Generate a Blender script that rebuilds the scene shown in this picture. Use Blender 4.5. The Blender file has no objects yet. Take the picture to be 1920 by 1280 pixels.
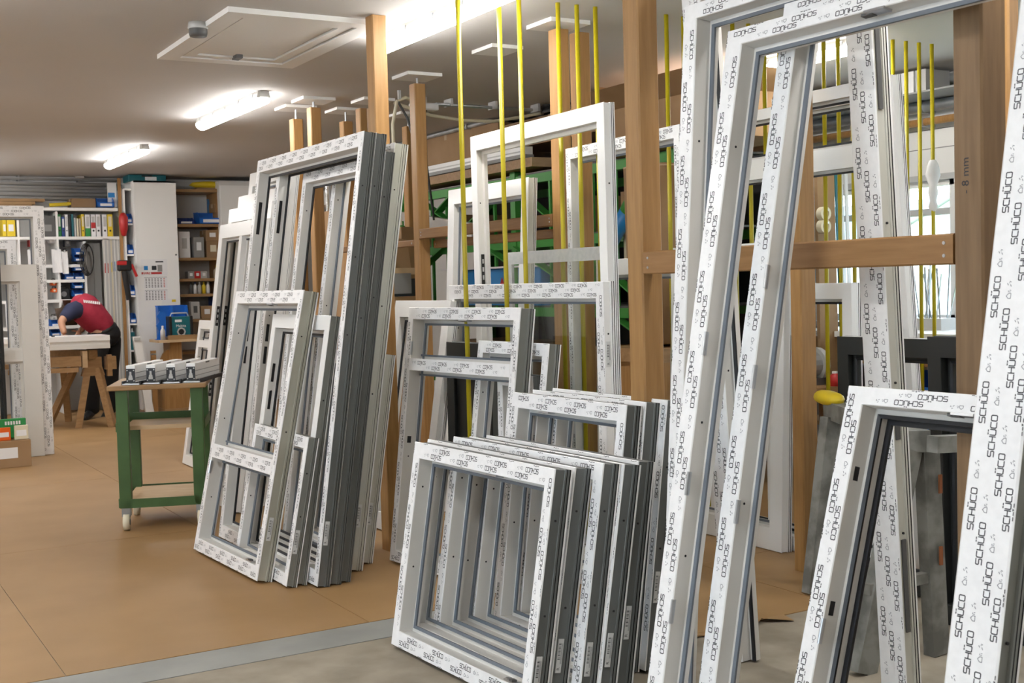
import bpy, bmesh, math, random
import numpy as np
from mathutils import Matrix, Vector
random.seed(7)
SC = bpy.context.scene
COL = SC.collection

# ------------------------------------------------------------------ camera
F_PX, YAW, PITCH, ROLL, EYE = 2284.6, math.radians(30.389), math.radians(2.771), math.radians(-1.517), 1.45
_f = np.array([math.sin(YAW)*math.cos(PITCH), math.cos(YAW)*math.cos(PITCH), -math.sin(PITCH)])
_r = np.array([math.cos(YAW), -math.sin(YAW), 0.0]); _u = np.cross(_r, _f)
_c, _s = math.cos(ROLL), math.sin(ROLL)
CA, CB, CC = _c*_r + _s*_u, -_s*_r + _c*_u, _f
cam_d = bpy.data.cameras.new('camera'); cam = bpy.data.objects.new('camera', cam_d); COL.objects.link(cam)
cam.matrix_world = Matrix(((CA[0], CB[0], -CC[0], 0), (CA[1], CB[1], -CC[1], 0), (CA[2], CB[2], -CC[2], EYE), (0, 0, 0, 1)))
cam_d.sensor_width = 36; cam_d.lens = F_PX*36/1920; cam_d.clip_end = 200
cam_d.dof.use_dof = True; cam_d.dof.focus_distance = 5.2; cam_d.dof.aperture_fstop = 9.0
SC.camera = cam
# ------------------------------------------------------------------ world, exposure
w = bpy.data.worlds.new('sky'); SC.world = w; w.use_nodes = True
w.node_tree.nodes['Background'].inputs[0].default_value = (0.74, 0.86, 1.0, 1)
w.node_tree.nodes['Background'].inputs[1].default_value = 6.8
SC.view_settings.view_transform = 'Standard'; SC.view_settings.look = 'None'
SC.view_settings.exposure = 0.60; SC.view_settings.gamma = 1.0; SC.view_settings.use_curve_mapping = False
SC.cycles.use_denoising = True
LAMP = 30.0

def AT(x, y, X=None, Y=None, Z=None):
    """Where the sight line through picture point (x, y) meets the plane X=, Y= or Z= of the room (metres)."""
    d = (x-960)/F_PX*CA - (y-640)/F_PX*CB + CC
    t = X/d[0] if X is not None else (Y/d[1] if Y is not None else (Z-EYE)/d[2])
    return float(t*d[0]), float(t*d[1]), float(EYE + t*d[2])

# ------------------------------------------------------------------ materials
MATS = {}
def lin(c): return tuple((v/255/12.92 if v/255 <= .04045 else ((v/255+.055)/1.055)**2.4) for v in c)
def mat(name, rgb, rough=.5, metal=0, noise=None, rgb2=None, scale=(1, 1, 1), bump=0, emit=0, trans=0, alpha=1, rand=0, detail=4, ramp=(.35, .65), spec=.5):
    if name in MATS: return MATS[name]
    m = bpy.data.materials.new(name); m.use_nodes = True; MATS[name] = m
    nt = m.node_tree; b = nt.nodes['Principled BSDF']
    b.inputs['Base Color'].default_value = (*rgb, 1); b.inputs['Roughness'].default_value = rough; b.inputs['Metallic'].default_value = metal
    b.inputs['Specular IOR Level'].default_value = spec
    col = None
    if noise:
        tc = nt.nodes.new('ShaderNodeTexCoord'); mp = nt.nodes.new('ShaderNodeMapping'); mp.inputs['Scale'].default_value = scale
        nz = nt.nodes.new('ShaderNodeTexNoise'); nz.inputs['Scale'].default_value = noise; nz.inputs['Detail'].default_value = detail
        rp = nt.nodes.new('ShaderNodeValToRGB'); rp.color_ramp.elements[0].position = ramp[0]; rp.color_ramp.elements[1].position = ramp[1]
        rp.color_ramp.elements[0].color = (*rgb, 1); rp.color_ramp.elements[1].color = (*(rgb2 or rgb), 1)
        nt.links.new(tc.outputs['Object'], mp.inputs[0]); nt.links.new(mp.outputs[0], nz.inputs['Vector']); nt.links.new(nz.outputs['Fac'], rp.inputs[0])
        col = rp.outputs[0]
        if bump:
            bp = nt.nodes.new('ShaderNodeBump'); bp.inputs['Strength'].default_value = bump; bp.inputs['Distance'].default_value = .004
            nt.links.new(nz.outputs['Fac'], bp.inputs['Height']); nt.links.new(bp.outputs[0], b.inputs['Normal'])
    if rand:
        oi = nt.nodes.new('ShaderNodeObjectInfo'); mr = nt.nodes.new('ShaderNodeMapRange'); mr.inputs[3].default_value = 1-rand; mr.inputs[4].default_value = 1+rand
        hs = nt.nodes.new('ShaderNodeHueSaturation'); nt.links.new(oi.outputs['Random'], mr.inputs[0]); nt.links.new(mr.outputs[0], hs.inputs['Value'])
        if col: nt.links.new(col, hs.inputs['Color'])
        else: hs.inputs['Color'].default_value = (*rgb, 1)
        col = hs.outputs[0]
    if col: nt.links.new(col, b.inputs['Base Color'])
    if emit: b.inputs['Emission Color'].default_value = (*rgb, 1); b.inputs['Emission Strength'].default_value = emit
    if trans: b.inputs['Transmission Weight'].default_value = trans; b.inputs['IOR'].default_value = 1.45
    if alpha < 1: b.inputs['Alpha'].default_value = alpha
    return m
mat('film', (.86, .86, .865), .30, noise=40, rgb2=(.90, .90, .905), detail=2)
mat('pvc_white', (.86, .86, .85), .26)
mat('pvc_in', (.69, .675, .64), .3, noise=3, rgb2=(.73, .715, .68), detail=2)
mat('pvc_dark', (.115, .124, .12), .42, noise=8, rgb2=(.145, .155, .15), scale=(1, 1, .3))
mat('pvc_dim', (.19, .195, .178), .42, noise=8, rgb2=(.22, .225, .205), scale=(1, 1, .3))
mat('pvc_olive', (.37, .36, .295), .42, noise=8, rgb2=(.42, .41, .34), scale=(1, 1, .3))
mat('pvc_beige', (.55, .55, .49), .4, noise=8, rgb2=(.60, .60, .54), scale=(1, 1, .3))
mat('pvc_black', (.012, .014, .014), .45)
mat('gasket_grey', (.13, .15, .18), .55); mat('gasket_black', (.008, .009, .013), .5); mat('slot_black', (.01, .01, .012), .4)
mat('ink', (.022, .024, .032), .5); mat('ink_light', (.22, .225, .25), .5); mat('white_print', (.85, .83, .82), .6)
mat('sticker', (.66, .67, .66), .5)
mat('steel', (.55, .57, .6), .3, metal=1); mat('galv', (.45, .48, .5), .38, metal=.8, noise=12, rgb2=(.58, .6, .62)); mat('alu', (.66, .67, .675), .35, metal=.15)
mat('beech', (.32, .165, .052), .5, noise=6, rgb2=(.39, .21, .072), scale=(9, 9, .7), bump=.15, rand=.06)
mat('beech_dark', (.18, .104, .047), .55, noise=6, rgb2=(.225, .134, .064), scale=(9, 9, .7), bump=.15)
mat('beech_rail', (.24, .118, .038), .5, noise=6, rgb2=(.30, .156, .055), scale=(9, .7, 9), bump=.1, rand=.06)
mat('beech_flat', (.30, .175, .074), .5, noise=5, rgb2=(.37, .22, .10), scale=(1, 8, 8), bump=.1)
mat('ply', (.52, .36, .2), .6, noise=5, rgb2=(.58, .42, .25), scale=(1, 5, 5))
mat('yellow_plastic', (.43, .35, .005), .42)
mat('hardboard', (.305, .176, .068), .55, noise=2.2, rgb2=(.35, .207, .086), bump=.05, rand=.035, detail=8)
mat('concrete', (.235, .20, .15), .75, noise=5, rgb2=(.37, .32, .25), bump=.3, detail=12, ramp=(.3, .7))
mat('grey_strip', (.25, .25, .235), .6, noise=4, rgb2=(.30, .30, .28), detail=10)
mat('ceiling_paint', (.57, .55, .535), .8, noise=.6, rgb2=(.60, .58, .565), detail=2)
mat('wall_paint', (.66, .65, .63), .8, noise=1.5, rgb2=(.70, .69, .67)); mat('white_paint', (.80, .79, .77), .5); mat('white_board', (.87, .865, .85), .45)
mat('lamp_glow', (1, .98, .95), .3, emit=LAMP)
mat('lamp_case', (.62, .62, .6), .5)
mat('green_paint', (.045, .10, .028), .45, noise=5, rgb2=(.06, .13, .038)); mat('rack_green', (.055, .30, .05), .45)
mat('carton', (.29, .175, .085), .7, noise=4, rgb2=(.33, .205, .105), rand=.14); mat('carton_tape', (.45, .33, .2), .4)
mat('blue_bin', (.012, .13, .52), .4); mat('blue_dark', (.01, .04, .22), .4); mat('blue_sheet', (.02, .22, .55), .4)
mat('red_shirt', (.36, .022, .05), .85, noise=14, rgb2=(.42, .03, .06)); mat('navy_cloth', (.03, .035, .08), .9); mat('black_cloth', (.008, .008, .009), .9)
mat('skin', (.55, .29, .18), .55); mat('hair', (.06, .035, .02), .7)
mat('red', (.5, .02, .02), .4); mat('orange', (.75, .12, .01), .4); mat('yellow', (.75, .55, .02), .45); mat('green', (.02, .25, .06), .5); mat('teal', (.008, .13, .16), .4)
mat('black', (.012, .012, .013), .45); mat('dark_grey', (.09, .09, .09), .5); mat('mid_grey', (.27, .27, .265), .5); mat('light_grey', (.5, .5, .49), .5)
mat('paper', (.82, .82, .83), .7); mat('cream', (.72, .66, .5), .5); mat('beige', (.5, .42, .3), .6)
mat('old_paint', (.13, .13, .115), .55, noise=9, rgb2=(.25, .25, .23), detail=10, ramp=(.4, .6)); mat('rust', (.28, .09, .03), .8)
mat('foil', (.7, .71, .72), .22, metal=.9, noise=30, rgb2=(.8, .8, .8), bump=.8)
mat('glass', (.92, .96, .95), .02, trans=1); mat('wrap', (.8, .82, .83), .3, trans=.6, noise=40, rgb2=(.95, .95, .95), bump=.5, alpha=.7)
mat('roof_tile', (.10, .16, .19), .7, noise=20, rgb2=(.12, .19, .22)); mat('render_white', (.75, .76, .78), .8); mat('grass', (.08, .15, .04), .9, noise=6, rgb2=(.12, .2, .06))

# ------------------------------------------------------------------ builders
class MB:
    def __init__(s): s.v = []; s.f = []; s.m = []; s.mats = []
    def mi(s, m):
        if m not in s.mats: s.mats.append(m)
        return s.mats.index(m)
    def quad(s, a, b, c, d, m): 
        n = len(s.v); s.v += [a, b, c, d]; s.f.append((n, n+1, n+2, n+3)); s.m.append(s.mi(m)); return s
    def poly(s, pts, m): 
        n = len(s.v); s.v += list(pts); s.f.append(tuple(range(n, n+len(pts)))); s.m.append(s.mi(m)); return s
    def hexa(s, p, m):
        n = len(s.v); s.v += [tuple(q) for q in p]
        for f in ((0, 3, 2, 1), (4, 5, 6, 7), (0, 1, 5, 4), (1, 2, 6, 5), (2, 3, 7, 6), (3, 0, 4, 7)):
            s.f.append(tuple(n+i for i in f)); s.m.append(s.mi(m))
        return s
    def box(s, x0, x1, y0, y1, z0, z1, m):
        s.hexa(((x0, y0, z0), (x1, y0, z0), (x1, y1, z0), (x0, y1, z0), (x0, y0, z1), (x1, y0, z1), (x1, y1, z1), (x0, y1, z1)), m); return s
    def beam(s, a, b, wd, ht, m, up=(0, 0, 1)):
        a, b = Vector(a), Vector(b); d = (b-a).normalized(); sd = d.cross(Vector(up))
        if sd.length < 1e-4: sd = d.cross(Vector((1, 0, 0)))
        sd.normalize(); u = sd.cross(d); p = []
        for q in (a, b): p += [q-sd*wd/2-u*ht/2, q+sd*wd/2-u*ht/2, q+sd*wd/2+u*ht/2, q-sd*wd/2+u*ht/2]
        s.hexa(p, m); return s
    def cyl(s, a, b, r, m, n=12, r2=None, cap=True):
        a, b = Vector(a), Vector(b); d = (b-a).normalized(); x = d.orthogonal().normalized(); y = d.cross(x); k = len(s.v); r2 = r if r2 is None else r2
        for q, rr in ((a, r), (b, r2)):
            for i in range(n):
                t = 2*math.pi*i/n; s.v.append(tuple(q+x*rr*math.cos(t)+y*rr*math.sin(t)))
        for i in range(n):
            j = (i+1) % n; s.f.append((k+i, k+j, k+n+j, k+n+i)); s.m.append(s.mi(m))
        if cap:
            s.f.append(tuple(k+i for i in range(n-1, -1, -1))); s.m.append(s.mi(m)); s.f.append(tuple(k+n+i for i in range(n))); s.m.append(s.mi(m))
        return s
    def tube(s, pts, r, m, n=8):
        pts = [Vector(p) for p in pts]; k = len(s.v); x = None
        for i, p in enumerate(pts):
            d = (pts[min(i+1, len(pts)-1)]-pts[max(i-1, 0)]).normalized()
            x = d.orthogonal().normalized() if x is None else (x-d*x.dot(d)).normalized()
            y = d.cross(x)
            for j in range(n):
                t = 2*math.pi*j/n; s.v.append(tuple(p+x*r*math.cos(t)+y*r*math.sin(t)))
        for i in range(len(pts)-1):
            for j in range(n):
                j2 = (j+1) % n; s.f.append((k+i*n+j, k+i*n+j2, k+(i+1)*n+j2, k+(i+1)*n+j)); s.m.append(s.mi(m))
        return s
    def ring(s, c, ax, r0, r1, h, m, n=24):
        c = Vector(c); ax = Vector(ax).normalized(); x = ax.orthogonal().normalized(); y = ax.cross(x); k = len(s.v)
        for rr, hh in ((r0, 0), (r1, 0), (r1, h), (r0, h)):
            for i in range(n):
                t = 2*math.pi*i/n; s.v.append(tuple(c+ax*hh+x*rr*math.cos(t)+y*rr*math.sin(t)))
        for q in range(4):
            for i in range(n):
                j = (i+1) % n; q2 = (q+1) % 4; s.f.append((k+q*n+i, k+q*n+j, k+q2*n+j, k+q2*n+i)); s.m.append(s.mi(m))
        return s
    def prism(s, poly, fn, h0, h1, m):
        """poly: 2-D outline; fn(a, b, h) places it; extruded from h0 to h1"""
        n = len(poly); k = len(s.v)
        s.v += [fn(a, b, h0) for a, b in poly] + [fn(a, b, h1) for a, b in poly]
        for i in range(n):
            j = (i+1) % n; s.f.append((k+i, k+j, k+n+j, k+n+i)); s.m.append(s.mi(m))
        s.f.append(tuple(range(k+n-1, k-1, -1))); s.m.append(s.mi(m)); s.f.append(tuple(range(k+n, k+2*n))); s.m.append(s.mi(m)); return s
    def lathe(s, prof, c, m, n=16, ax='z'):
        k = len(s.v)
        for r, h in prof:
            for i in range(n):
                t = 2*math.pi*i/n; s.v.append((c[0]+r*math.cos(t), c[1]+r*math.sin(t), c[2]+h))
        for q in range(len(prof)-1):
            for i in range(n):
                j = (i+1) % n; s.f.append((k+q*n+i, k+q*n+j, k+(q+1)*n+j, k+(q+1)*n+i)); s.m.append(s.mi(m))
        return s
    def loft(s, pts, rad, m, n=16, flat=1.0, up=(0, 1, 0)):
        """rounded limb or garment: rings of changing radius along a line, closed ends"""
        pts = [Vector(p) for p in pts]; P, R = [], []
        for i in range(len(pts)-1):
            for k in range(5): t = k/5; e = t*t*(3-2*t); P.append(pts[i].lerp(pts[i+1], t)); R.append(rad[i]+(rad[i+1]-rad[i])*e)
        P.append(pts[-1]); R.append(rad[-1])
        d0 = (P[0]-P[1]).normalized(); d1 = (P[-1]-P[-2]).normalized()
        P = [P[0]+d0*R[0]*.45, P[0]+d0*R[0]*.35]+P+[P[-1]+d1*R[-1]*.35, P[-1]+d1*R[-1]*.45]; R = [.001, R[0]*.7]+R+[R[-1]*.7, .001]; k = len(s.v)
        for i, p in enumerate(P):
            d = (P[min(i+1, len(P)-1)]-P[max(i-1, 0)]).normalized(); x = d.cross(Vector(up)); x = x.normalized() if x.length > .05 else d.orthogonal().normalized(); y = x.cross(d)
            for j in range(n):
                t = 2*math.pi*j/n; s.v.append(tuple(p+x*R[i]*math.cos(t)*flat+y*R[i]*math.sin(t)))
        for i in range(len(P)-1):
            for j in range(n):
                j2 = (j+1) % n; s.f.append((k+i*n+j, k+i*n+j2, k+(i+1)*n+j2, k+(i+1)*n+j)); s.m.append(s.mi(m))
        return s
    def build(s, name, parent=None, smooth=False, bevel=0):
        me = bpy.data.meshes.new(name); me.from_pydata([tuple(p) for p in s.v], [], s.f)
        for m in s.mats: me.materials.append(MATS[m])
        me.polygons.foreach_set('material_index', s.m)
        if smooth: me.polygons.foreach_set('use_smooth', [True]*len(me.polygons))
        me.update()
        o = bpy.data.objects.new(name, me); COL.objects.link(o)
        if parent is not None: o.parent = parent
        if bevel:
            b = o.modifiers.new('bevel', 'BEVEL'); b.width = bevel; b.segments = 2; b.limit_method = 'ANGLE'
        return o
def tag(o, label, cat, group=None):
    o['label'] = label; o['category'] = cat
    if group: o['group'] = group
    return o
def thing(name, label, cat, loc=(0, 0, 0), rz=0, group=None):
    o = bpy.data.objects.new(name, None); COL.objects.link(o); o.empty_display_size = .1
    o.location = loc; o.rotation_euler = (0, 0, rz); o['kind'] = 'thing'; return tag(o, label, cat, group)
def struct(o): o['kind'] = 'structure'; return o
def text_part(name, txt, size, m, parent, mw):
    """lettering as a thin flat mesh, placed by the matrix mw in the parent's space"""
    cu = bpy.data.curves.new(name, 'FONT'); cu.body = txt; cu.size = size; cu.resolution_u = 2; cu.align_x = 'CENTER'; cu.align_y = 'CENTER'
    t = bpy.data.objects.new('tmp_text', cu); COL.objects.link(t); bpy.context.view_layer.update()
    me = bpy.data.meshes.new_from_object(t.evaluated_get(bpy.context.evaluated_depsgraph_get())); bpy.data.objects.remove(t)
    me.materials.clear(); me.materials.append(MATS[m]); o = bpy.data.objects.new(name, me); COL.objects.link(o); o.parent = parent; o.matrix_local = mw
    return o
ORD = ['first', 'second', 'third', 'fourth', 'fifth', 'sixth', 'seventh', 'eighth', 'ninth', 'tenth', 'eleventh', 'twelfth', 'thirteenth', 'fourteenth', 'fifteenth', 'sixteenth', 'seventeenth', 'eighteenth', 'nineteenth', 'twentieth', 'twenty-first', 'twenty-second', 'twenty-third', 'twenty-fourth', 'twenty-fifth', 'twenty-sixth', 'twenty-seventh', 'twenty-eighth']

# ================================================================== THE SETTING
CEIL, WX, WY = 2.9, 7.35, 15.9
XL, YF = -4.2, -4.0
struct(MB().box(XL, WX, YF, WY, -.06, 0, 'concrete').build('floor'))
fl = bpy.data.objects['floor']
y = 4.81
while y < WY-.1:                                        # hardboard sheets laid over the concrete
    x = XL+.02
    while x < WX-.05:
        x1 = min(x+1.246, WX); y1 = min(y+2.496, WY)
        MB().box(x, x1, y, y1, 0.0002, .004, 'hardboard').build('floor_panel', fl); x += 1.25
    y += 2.5
for x in (2.62, 3.87, 5.12, 6.37):
    MB().box(x, min(x+1.246, WX), 3.86, 4.806, .0002, .004, 'hardboard').build('floor_panel', fl)
MB().box(XL, 2.60, 4.56, 4.805, .0002, .003, 'grey_strip').build('floor_strip', fl)
for i, (x, z_) in enumerate(((2.9, .0), (3.1, .0), (3.32, .0))):   # ragged hardboard edge
    MB().poly([(x, 3.86, .006), (x+.25, 3.86, .006), (x+.22, 3.80-.02*i, .007), (x+.1, 3.83, .02), (x+.03, 3.79, .007)], 'hardboard').build('torn_edge', fl)
struct(MB().box(XL, WX, YF, WY, CEIL, CEIL+.1, 'ceiling_paint').build('ceiling'))
struct(MB().box(XL, WX, WY, WY+.1, 0, CEIL, 'wall_paint').build('wall_back'))
# left wall with a daylight gate beside the camera, front wall behind it
wl = MB(); wl.box(XL-.1, XL, YF, .5, 0, CEIL, 'wall_paint'); wl.box(XL-.1, XL, 4.5, WY, 0, CEIL, 'wall_paint'); wl.box(XL-.1, XL, .5, 4.5, 2.5, CEIL, 'wall_paint'); wl.box(XL-.1, XL, .5, 4.5, 0, .6, 'wall_paint')
struct(wl.build('wall_left'))
struct(MB().box(XL, WX, YF-.1, YF, 0, CEIL, 'wall_paint').build('wall_front'))
WIN = [(6.08, 7.42), (4.62, 5.98), (3.12, 4.50), (1.6, 2.98)]       # window openings in the right wall
Z0, Z1 = 1.07, 2.14
wr = MB(); wr.box(WX, WX+.12, YF, WY, 0, Z0, 'wall_paint'); wr.box(WX, WX+.12, YF, WY, Z1, CEIL, 'white_paint')
yy = YF
for a, b in sorted(WIN): wr.box(WX, WX+.12, yy, a, Z0, Z1, 'white_paint'); yy = b
wr.box(WX, WX+.12, yy, WY, Z0, Z1, 'white_paint')
wro = struct(wr.build('wall_right'))
for z in (2.36, 2.5): MB().box(WX-.004, WX, 1.5, 7.6, z, z+.006, 'mid_grey').build('panel_joint', wro)
MB().box(WX-.02, WX, 1.5, 7.6, Z1-.015, Z1+.03, 'light_grey').build('lintel_strip', wro)
MB().box(WX-.18, WX, 1.5, 7.6, Z0-.04, Z0, 'white_paint').build('window_sill', wro)
def window(n, a, b, x=WX, z0=Z0, z1=Z1):
    f = MB(); t = .055
    f.box(x+.02, x+.09, a, a+t, z0, z1, 'white_paint'); f.box(x+.02, x+.09, b-t, b, z0, z1, 'white_paint'); f.box(x+.02, x+.09, a, b, z0, z0+t, 'white_paint'); f.box(x+.02, x+.09, a, b, z1-t, z1, 'white_paint')
    o = struct(f.build('window_%d' % n))
    MB().box(x+.025, x+.085, a+t, b-t, 1.87, 1.92, 'light_grey').build('glazing_bar', o)
    MB().box(x+.05, x+.056, a+t, b-t, z0+t, 1.87, 'glass').build('pane', o); MB().box(x+.05, x+.056, a+t, b-t, 1.92, z1-t, 'glass').build('pane', o)
    l = bpy.data.lights.new('window_portal', 'AREA'); l.shape = 'RECTANGLE'; l.size = z1-z0; l.size_y = b-a; l.cycles.is_portal = True
    lo = bpy.data.objects.new('window_portal', l); COL.objects.link(lo); lo.location = (x+.14, (a+b)/2, (z0+z1)/2); lo.rotation_euler = (0, math.radians(90), 0); lo.parent = o
for i, (a, b) in enumerate(WIN): window(i+1, a, b)
g = MB(); 
for a in (.5, 1.8, 3.12, 4.44): g.box(XL-.08, XL-.03, a, a+.06, .6, 2.5, 'white_paint')
g.box(XL-.08, XL-.03, .5, 4.5, .6, .66, 'white_paint'); g.box(XL-.08, XL-.03, .5, 4.5, 2.44, 2.5, 'white_paint')
gw = struct(g.build('window_5')); MB().box(XL-.06, XL-.054, .56, 4.44, .66, 2.44, 'glass').build('pane', gw)
l = bpy.data.lights.new('window_portal', 'AREA'); l.shape = 'RECTANGLE'; l.size = 1.9; l.size_y = 4; l.cycles.is_portal = True
lo = bpy.data.objects.new('window_portal', l); COL.objects.link(lo); lo.location = (XL-.12, 2.5, 1.55); lo.rotation_euler = (0, math.radians(-90), 0); lo.parent = gw
# outside: ground and the neighbouring house seen through the window
struct(MB().box(WX+.15, 60, -30, 60, -.3, -.1, 'grass').build('ground_outside'))
h = thing('neighbour_house', 'white gabled house outside the window', 'house', (22, 18, 0))
MB().box(.02, 8, -4.6, 2.6, -.2, 2.0, 'render_white').build('wall', h)
MB().prism([(2.6, 2.0), (-4.6, 2.0), (-1.0, 3.56)], lambda a, b, q: (q, a, b), 0, .2, 'render_white').build('gable', h)
for s_ in (-1, 1): MB().hexa([(-.15, -1.0+s_*4.0, 1.84), (8, -1.0+s_*4.0, 1.84), (8, -1.0, 3.58), (-.15, -1.0, 3.58), (-.15, -1.0+s_*4.0, 1.92), (8, -1.0+s_*4.0, 1.92), (8, -1.0, 3.68), (-.15, -1.0, 3.68)], 'light_grey').build('roof', h)
MB().box(-.03, 0, .2, .35, 1.7, 2.2, 'blue_dark').build('window', h)
h = thing('slate_roofed_house', 'slate blue roof of a second house beyond the white gabled one', 'house', (28, 25, 0))
MB().box(.4, 9, -2.2, 9, -.2, 2.2, 'render_white').build('wall', h)
MB().hexa([(0, -2.6, 2.0), (0, 9.4, 2.0), (0, 9.4, 2.15), (0, -2.6, 2.15), (5, -2.6, 3.75), (5, 9.4, 3.75), (5, 9.4, 3.9), (5, -2.6, 3.9)], 'roof_tile').build('roof', h)

# ------------------------------------------------------------------ ceiling fixtures
def ceiling_light(x, y, label, L=1.58):
    t = thing('ceiling_light', label, 'light', (x, y, CEIL), 0, 'fluorescent ceiling lights')
    MB().prism([(-.052, -.05), (.052, -.05), (.04, 0), (-.04, 0)], lambda a, b, h: (a, h, b), -L/2, L/2, 'lamp_case').build('housing', t)
    d = MB(); arc = [(.056*math.cos(math.radians(-8+196*k/12)), -.052-.046*math.sin(math.radians(-8+196*k/12))) for k in range(13)]
    d.prism(arc, lambda a, b, h: (a, h, b), -L/2+.012, L/2-.012, 'lamp_glow'); d.build('diffuser', t)
    for s in (-1, 1): MB().box(-.03, .03, s*L/2-.012, s*L/2+.012, -.045, 0, 'lamp_case').build('end_cap', t)
    for k in range(5):
        for s in (-1, 1): MB().box(s*.047-.005, s*.047+.005, -L/2+.12+k*(L-.24)/4-.015, -L/2+.12+k*(L-.24)/4+.015, -.045, -.012, 'steel').build('clip', t)
    return t
ceiling_light(3.03, 13.0, 'farthest fluorescent ceiling light, near the back wall shelves')
ceiling_light(3.03, 9.46, 'middle fluorescent ceiling light of the row on the left')
ceiling_light(3.03, 5.84, 'nearest fluorescent ceiling light, to the right of the hatch')
ceiling_light(5.71, 6.2, 'fluorescent ceiling light on the right, seen through the tall white frames')
for x, y, nm in ((3.03, 2.26, 'straight above the leaning tall pair'), (3.03, -1.3, 'behind the camera, in line with the left row'), (5.71, 2.26, 'over the window bench, beyond the dark post'), (.35, 13.0, 'over the aisle beside the binder shelves'), (.35, 9.46, 'over the aisle beside the printed frame at the edge'),
                 (.35, 5.84, 'over the open floor left of the left stack'), (.35, 2.26, 'over the camera, in the aisle'), (.35, -1.3, 'behind the camera, in the aisle'), (-2.3, 9.46, 'far out on the left over the empty floor'), (-2.3, 5.84, 'by the left wall, level with the left stack'), (-2.3, 13.0, 'in the far left corner of the room'), (-2.3, 2.26, 'by the daylight gate on the left'), (1.35, 14.2, 'added unseen in front of the binder shelves to brighten the back wall')):  # last lamp is added out of view to brighten the back wall
    ceiling_light(x, y, 'fluorescent ceiling light '+nm)
h = thing('ceiling_hatch', 'white square loft hatch with raised frame in the ceiling', 'hatch', (0, 0, CEIL))
X0, X1, Y0, Y1 = 1.98, 2.85, 6.16, 7.58
for b in ((X0, X0+.11, Y0, Y1), (X1-.11, X1, Y0, Y1), (X0+.11, X1-.11, Y0, Y0+.11), (X0+.11, X1-.11, Y1-.11, Y1)): MB().box(*b, -.028, 0, 'white_paint').build('frame_board', h)
for b in ((X0+.125, X0+.19, Y0+.125, Y1-.125), (X1-.19, X1-.125, Y0+.125, Y1-.125), (X0+.19, X1-.19, Y0+.125, Y0+.19), (X0+.19, X1-.19, Y1-.19, Y1-.125)): MB().box(*b, -.022, 0, 'white_paint').build('inner_frame_board', h)
MB().box(X0+.20, X1-.20, Y0+.20, Y1-.20, -.012, 0, 'white_paint').build('hatch_panel', h)
MB().box((X0+X1)/2-.02, (X0+X1)/2+.02, Y1-.26, Y1-.17, -.034, -.012, 'dark_grey').build('latch', h)
s = thing('smoke_detector', 'small grey detector box fixed to the ceiling beside the hatch', 'detector', (1.95, 6.60, CEIL))
MB().lathe([(0, 0), (.05, 0), (.055, -.03), (.05, -.035)], (0, 0, 0), 'light_grey').build('base', s, True); MB().lathe([(.05, -.035), (.05, -.06), (.045, -.075), (0, -.075)], (0, 0, 0), 'dark_grey').build('sensor', s, True)

# ------------------------------------------------------------------ wooden posts, rails, rods
def chbox(m, x0, x1, y0, y1, z0, z1, ma, c=.006):
    m.prism([(x0+c, y0), (x1-c, y0), (x1, y0+c), (x1, y1-c), (x1-c, y1), (x0+c, y1), (x0, y1-c), (x0, y0+c)], lambda a, b, h: (a, b, h), z0, z1, ma); return m
def post(label, x, y, zt=2.845, z0=.004, wx=.085, wy=.09, plate=True, grp='wooden storage posts', m='beech'):
    t = thing('wooden_post', label, 'post', (x, y, z0), 0, grp)
    chbox(MB(), -wx/2, wx/2, -wy/2, wy/2, 0, zt-z0, m).build('shaft', t)
    if plate:
        MB().cyl((0, 0, zt-z0), (0, 0, CEIL-z0-.02), .008, 'steel').build('screw', t)
        MB().box(-.13, .13, -.13, .13, CEIL-z0-.022, CEIL-z0, 'white_board').build('ceiling_plate', t)
    return t
post('wooden post the tall dark grey stack leans on', 2.765, 6.075, zt=CEIL-.002, plate=False)
pA = post('thick wooden post in the middle carrying the left end of the long rail', 2.765, 3.71, wx=.095, wy=.095)
pR = post('thick dark post on the right with pencil writing', 2.77, 2.205, wx=.10, wy=.095, m='beech_dark')
post('wooden post by the cable socket, holding the upper rail', 3.78, 7.65, zt=2.835)
post('left post of the pair in front of the black cable coil', 3.775, 5.83, zt=2.86)
post('right post of the pair in front of the black cable coil', 3.95, 5.88, zt=2.865, plate=False)
post('wooden post standing alone on the brown floor behind the long rail', 4.215, 4.385, wx=.10, wy=.075, plate=False)
post('far left short-looking post under its own ceiling plate', 3.53, 9.35, zt=2.80)
post('second far post from the left, just in front of the far left one', 3.51, 8.91, zt=2.83)
post('left post of the far group of three', 3.96, 9.35, zt=2.80)
post('middle post of the far group of three', 3.84, 8.76, zt=2.82, wx=.06, plate=False)
post('right post of the far group of three', 3.95, 8.78, zt=2.83)
post('thin far post seen behind the drooping grey cable', 4.55, 9.4, zt=2.79)
post('pale short post standing on the far rail at the right edge', 3.80, 2.92, z0=1.52, zt=2.85, wx=.06, grp='wooden storage posts')
tag(MB().box(3.70, 3.92, .105, .365, CEIL-.022, CEIL, 'white_board').build('ceiling_board'), 'blank white ceiling board outside the picture', 'board')
bpy.data.objects['ceiling_board'].location = (-3.81+3.82, 6.6-.235, 0)
bpy.data.objects['ceiling_board']['label'] = 'square white board on the ceiling with no post under it'
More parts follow.
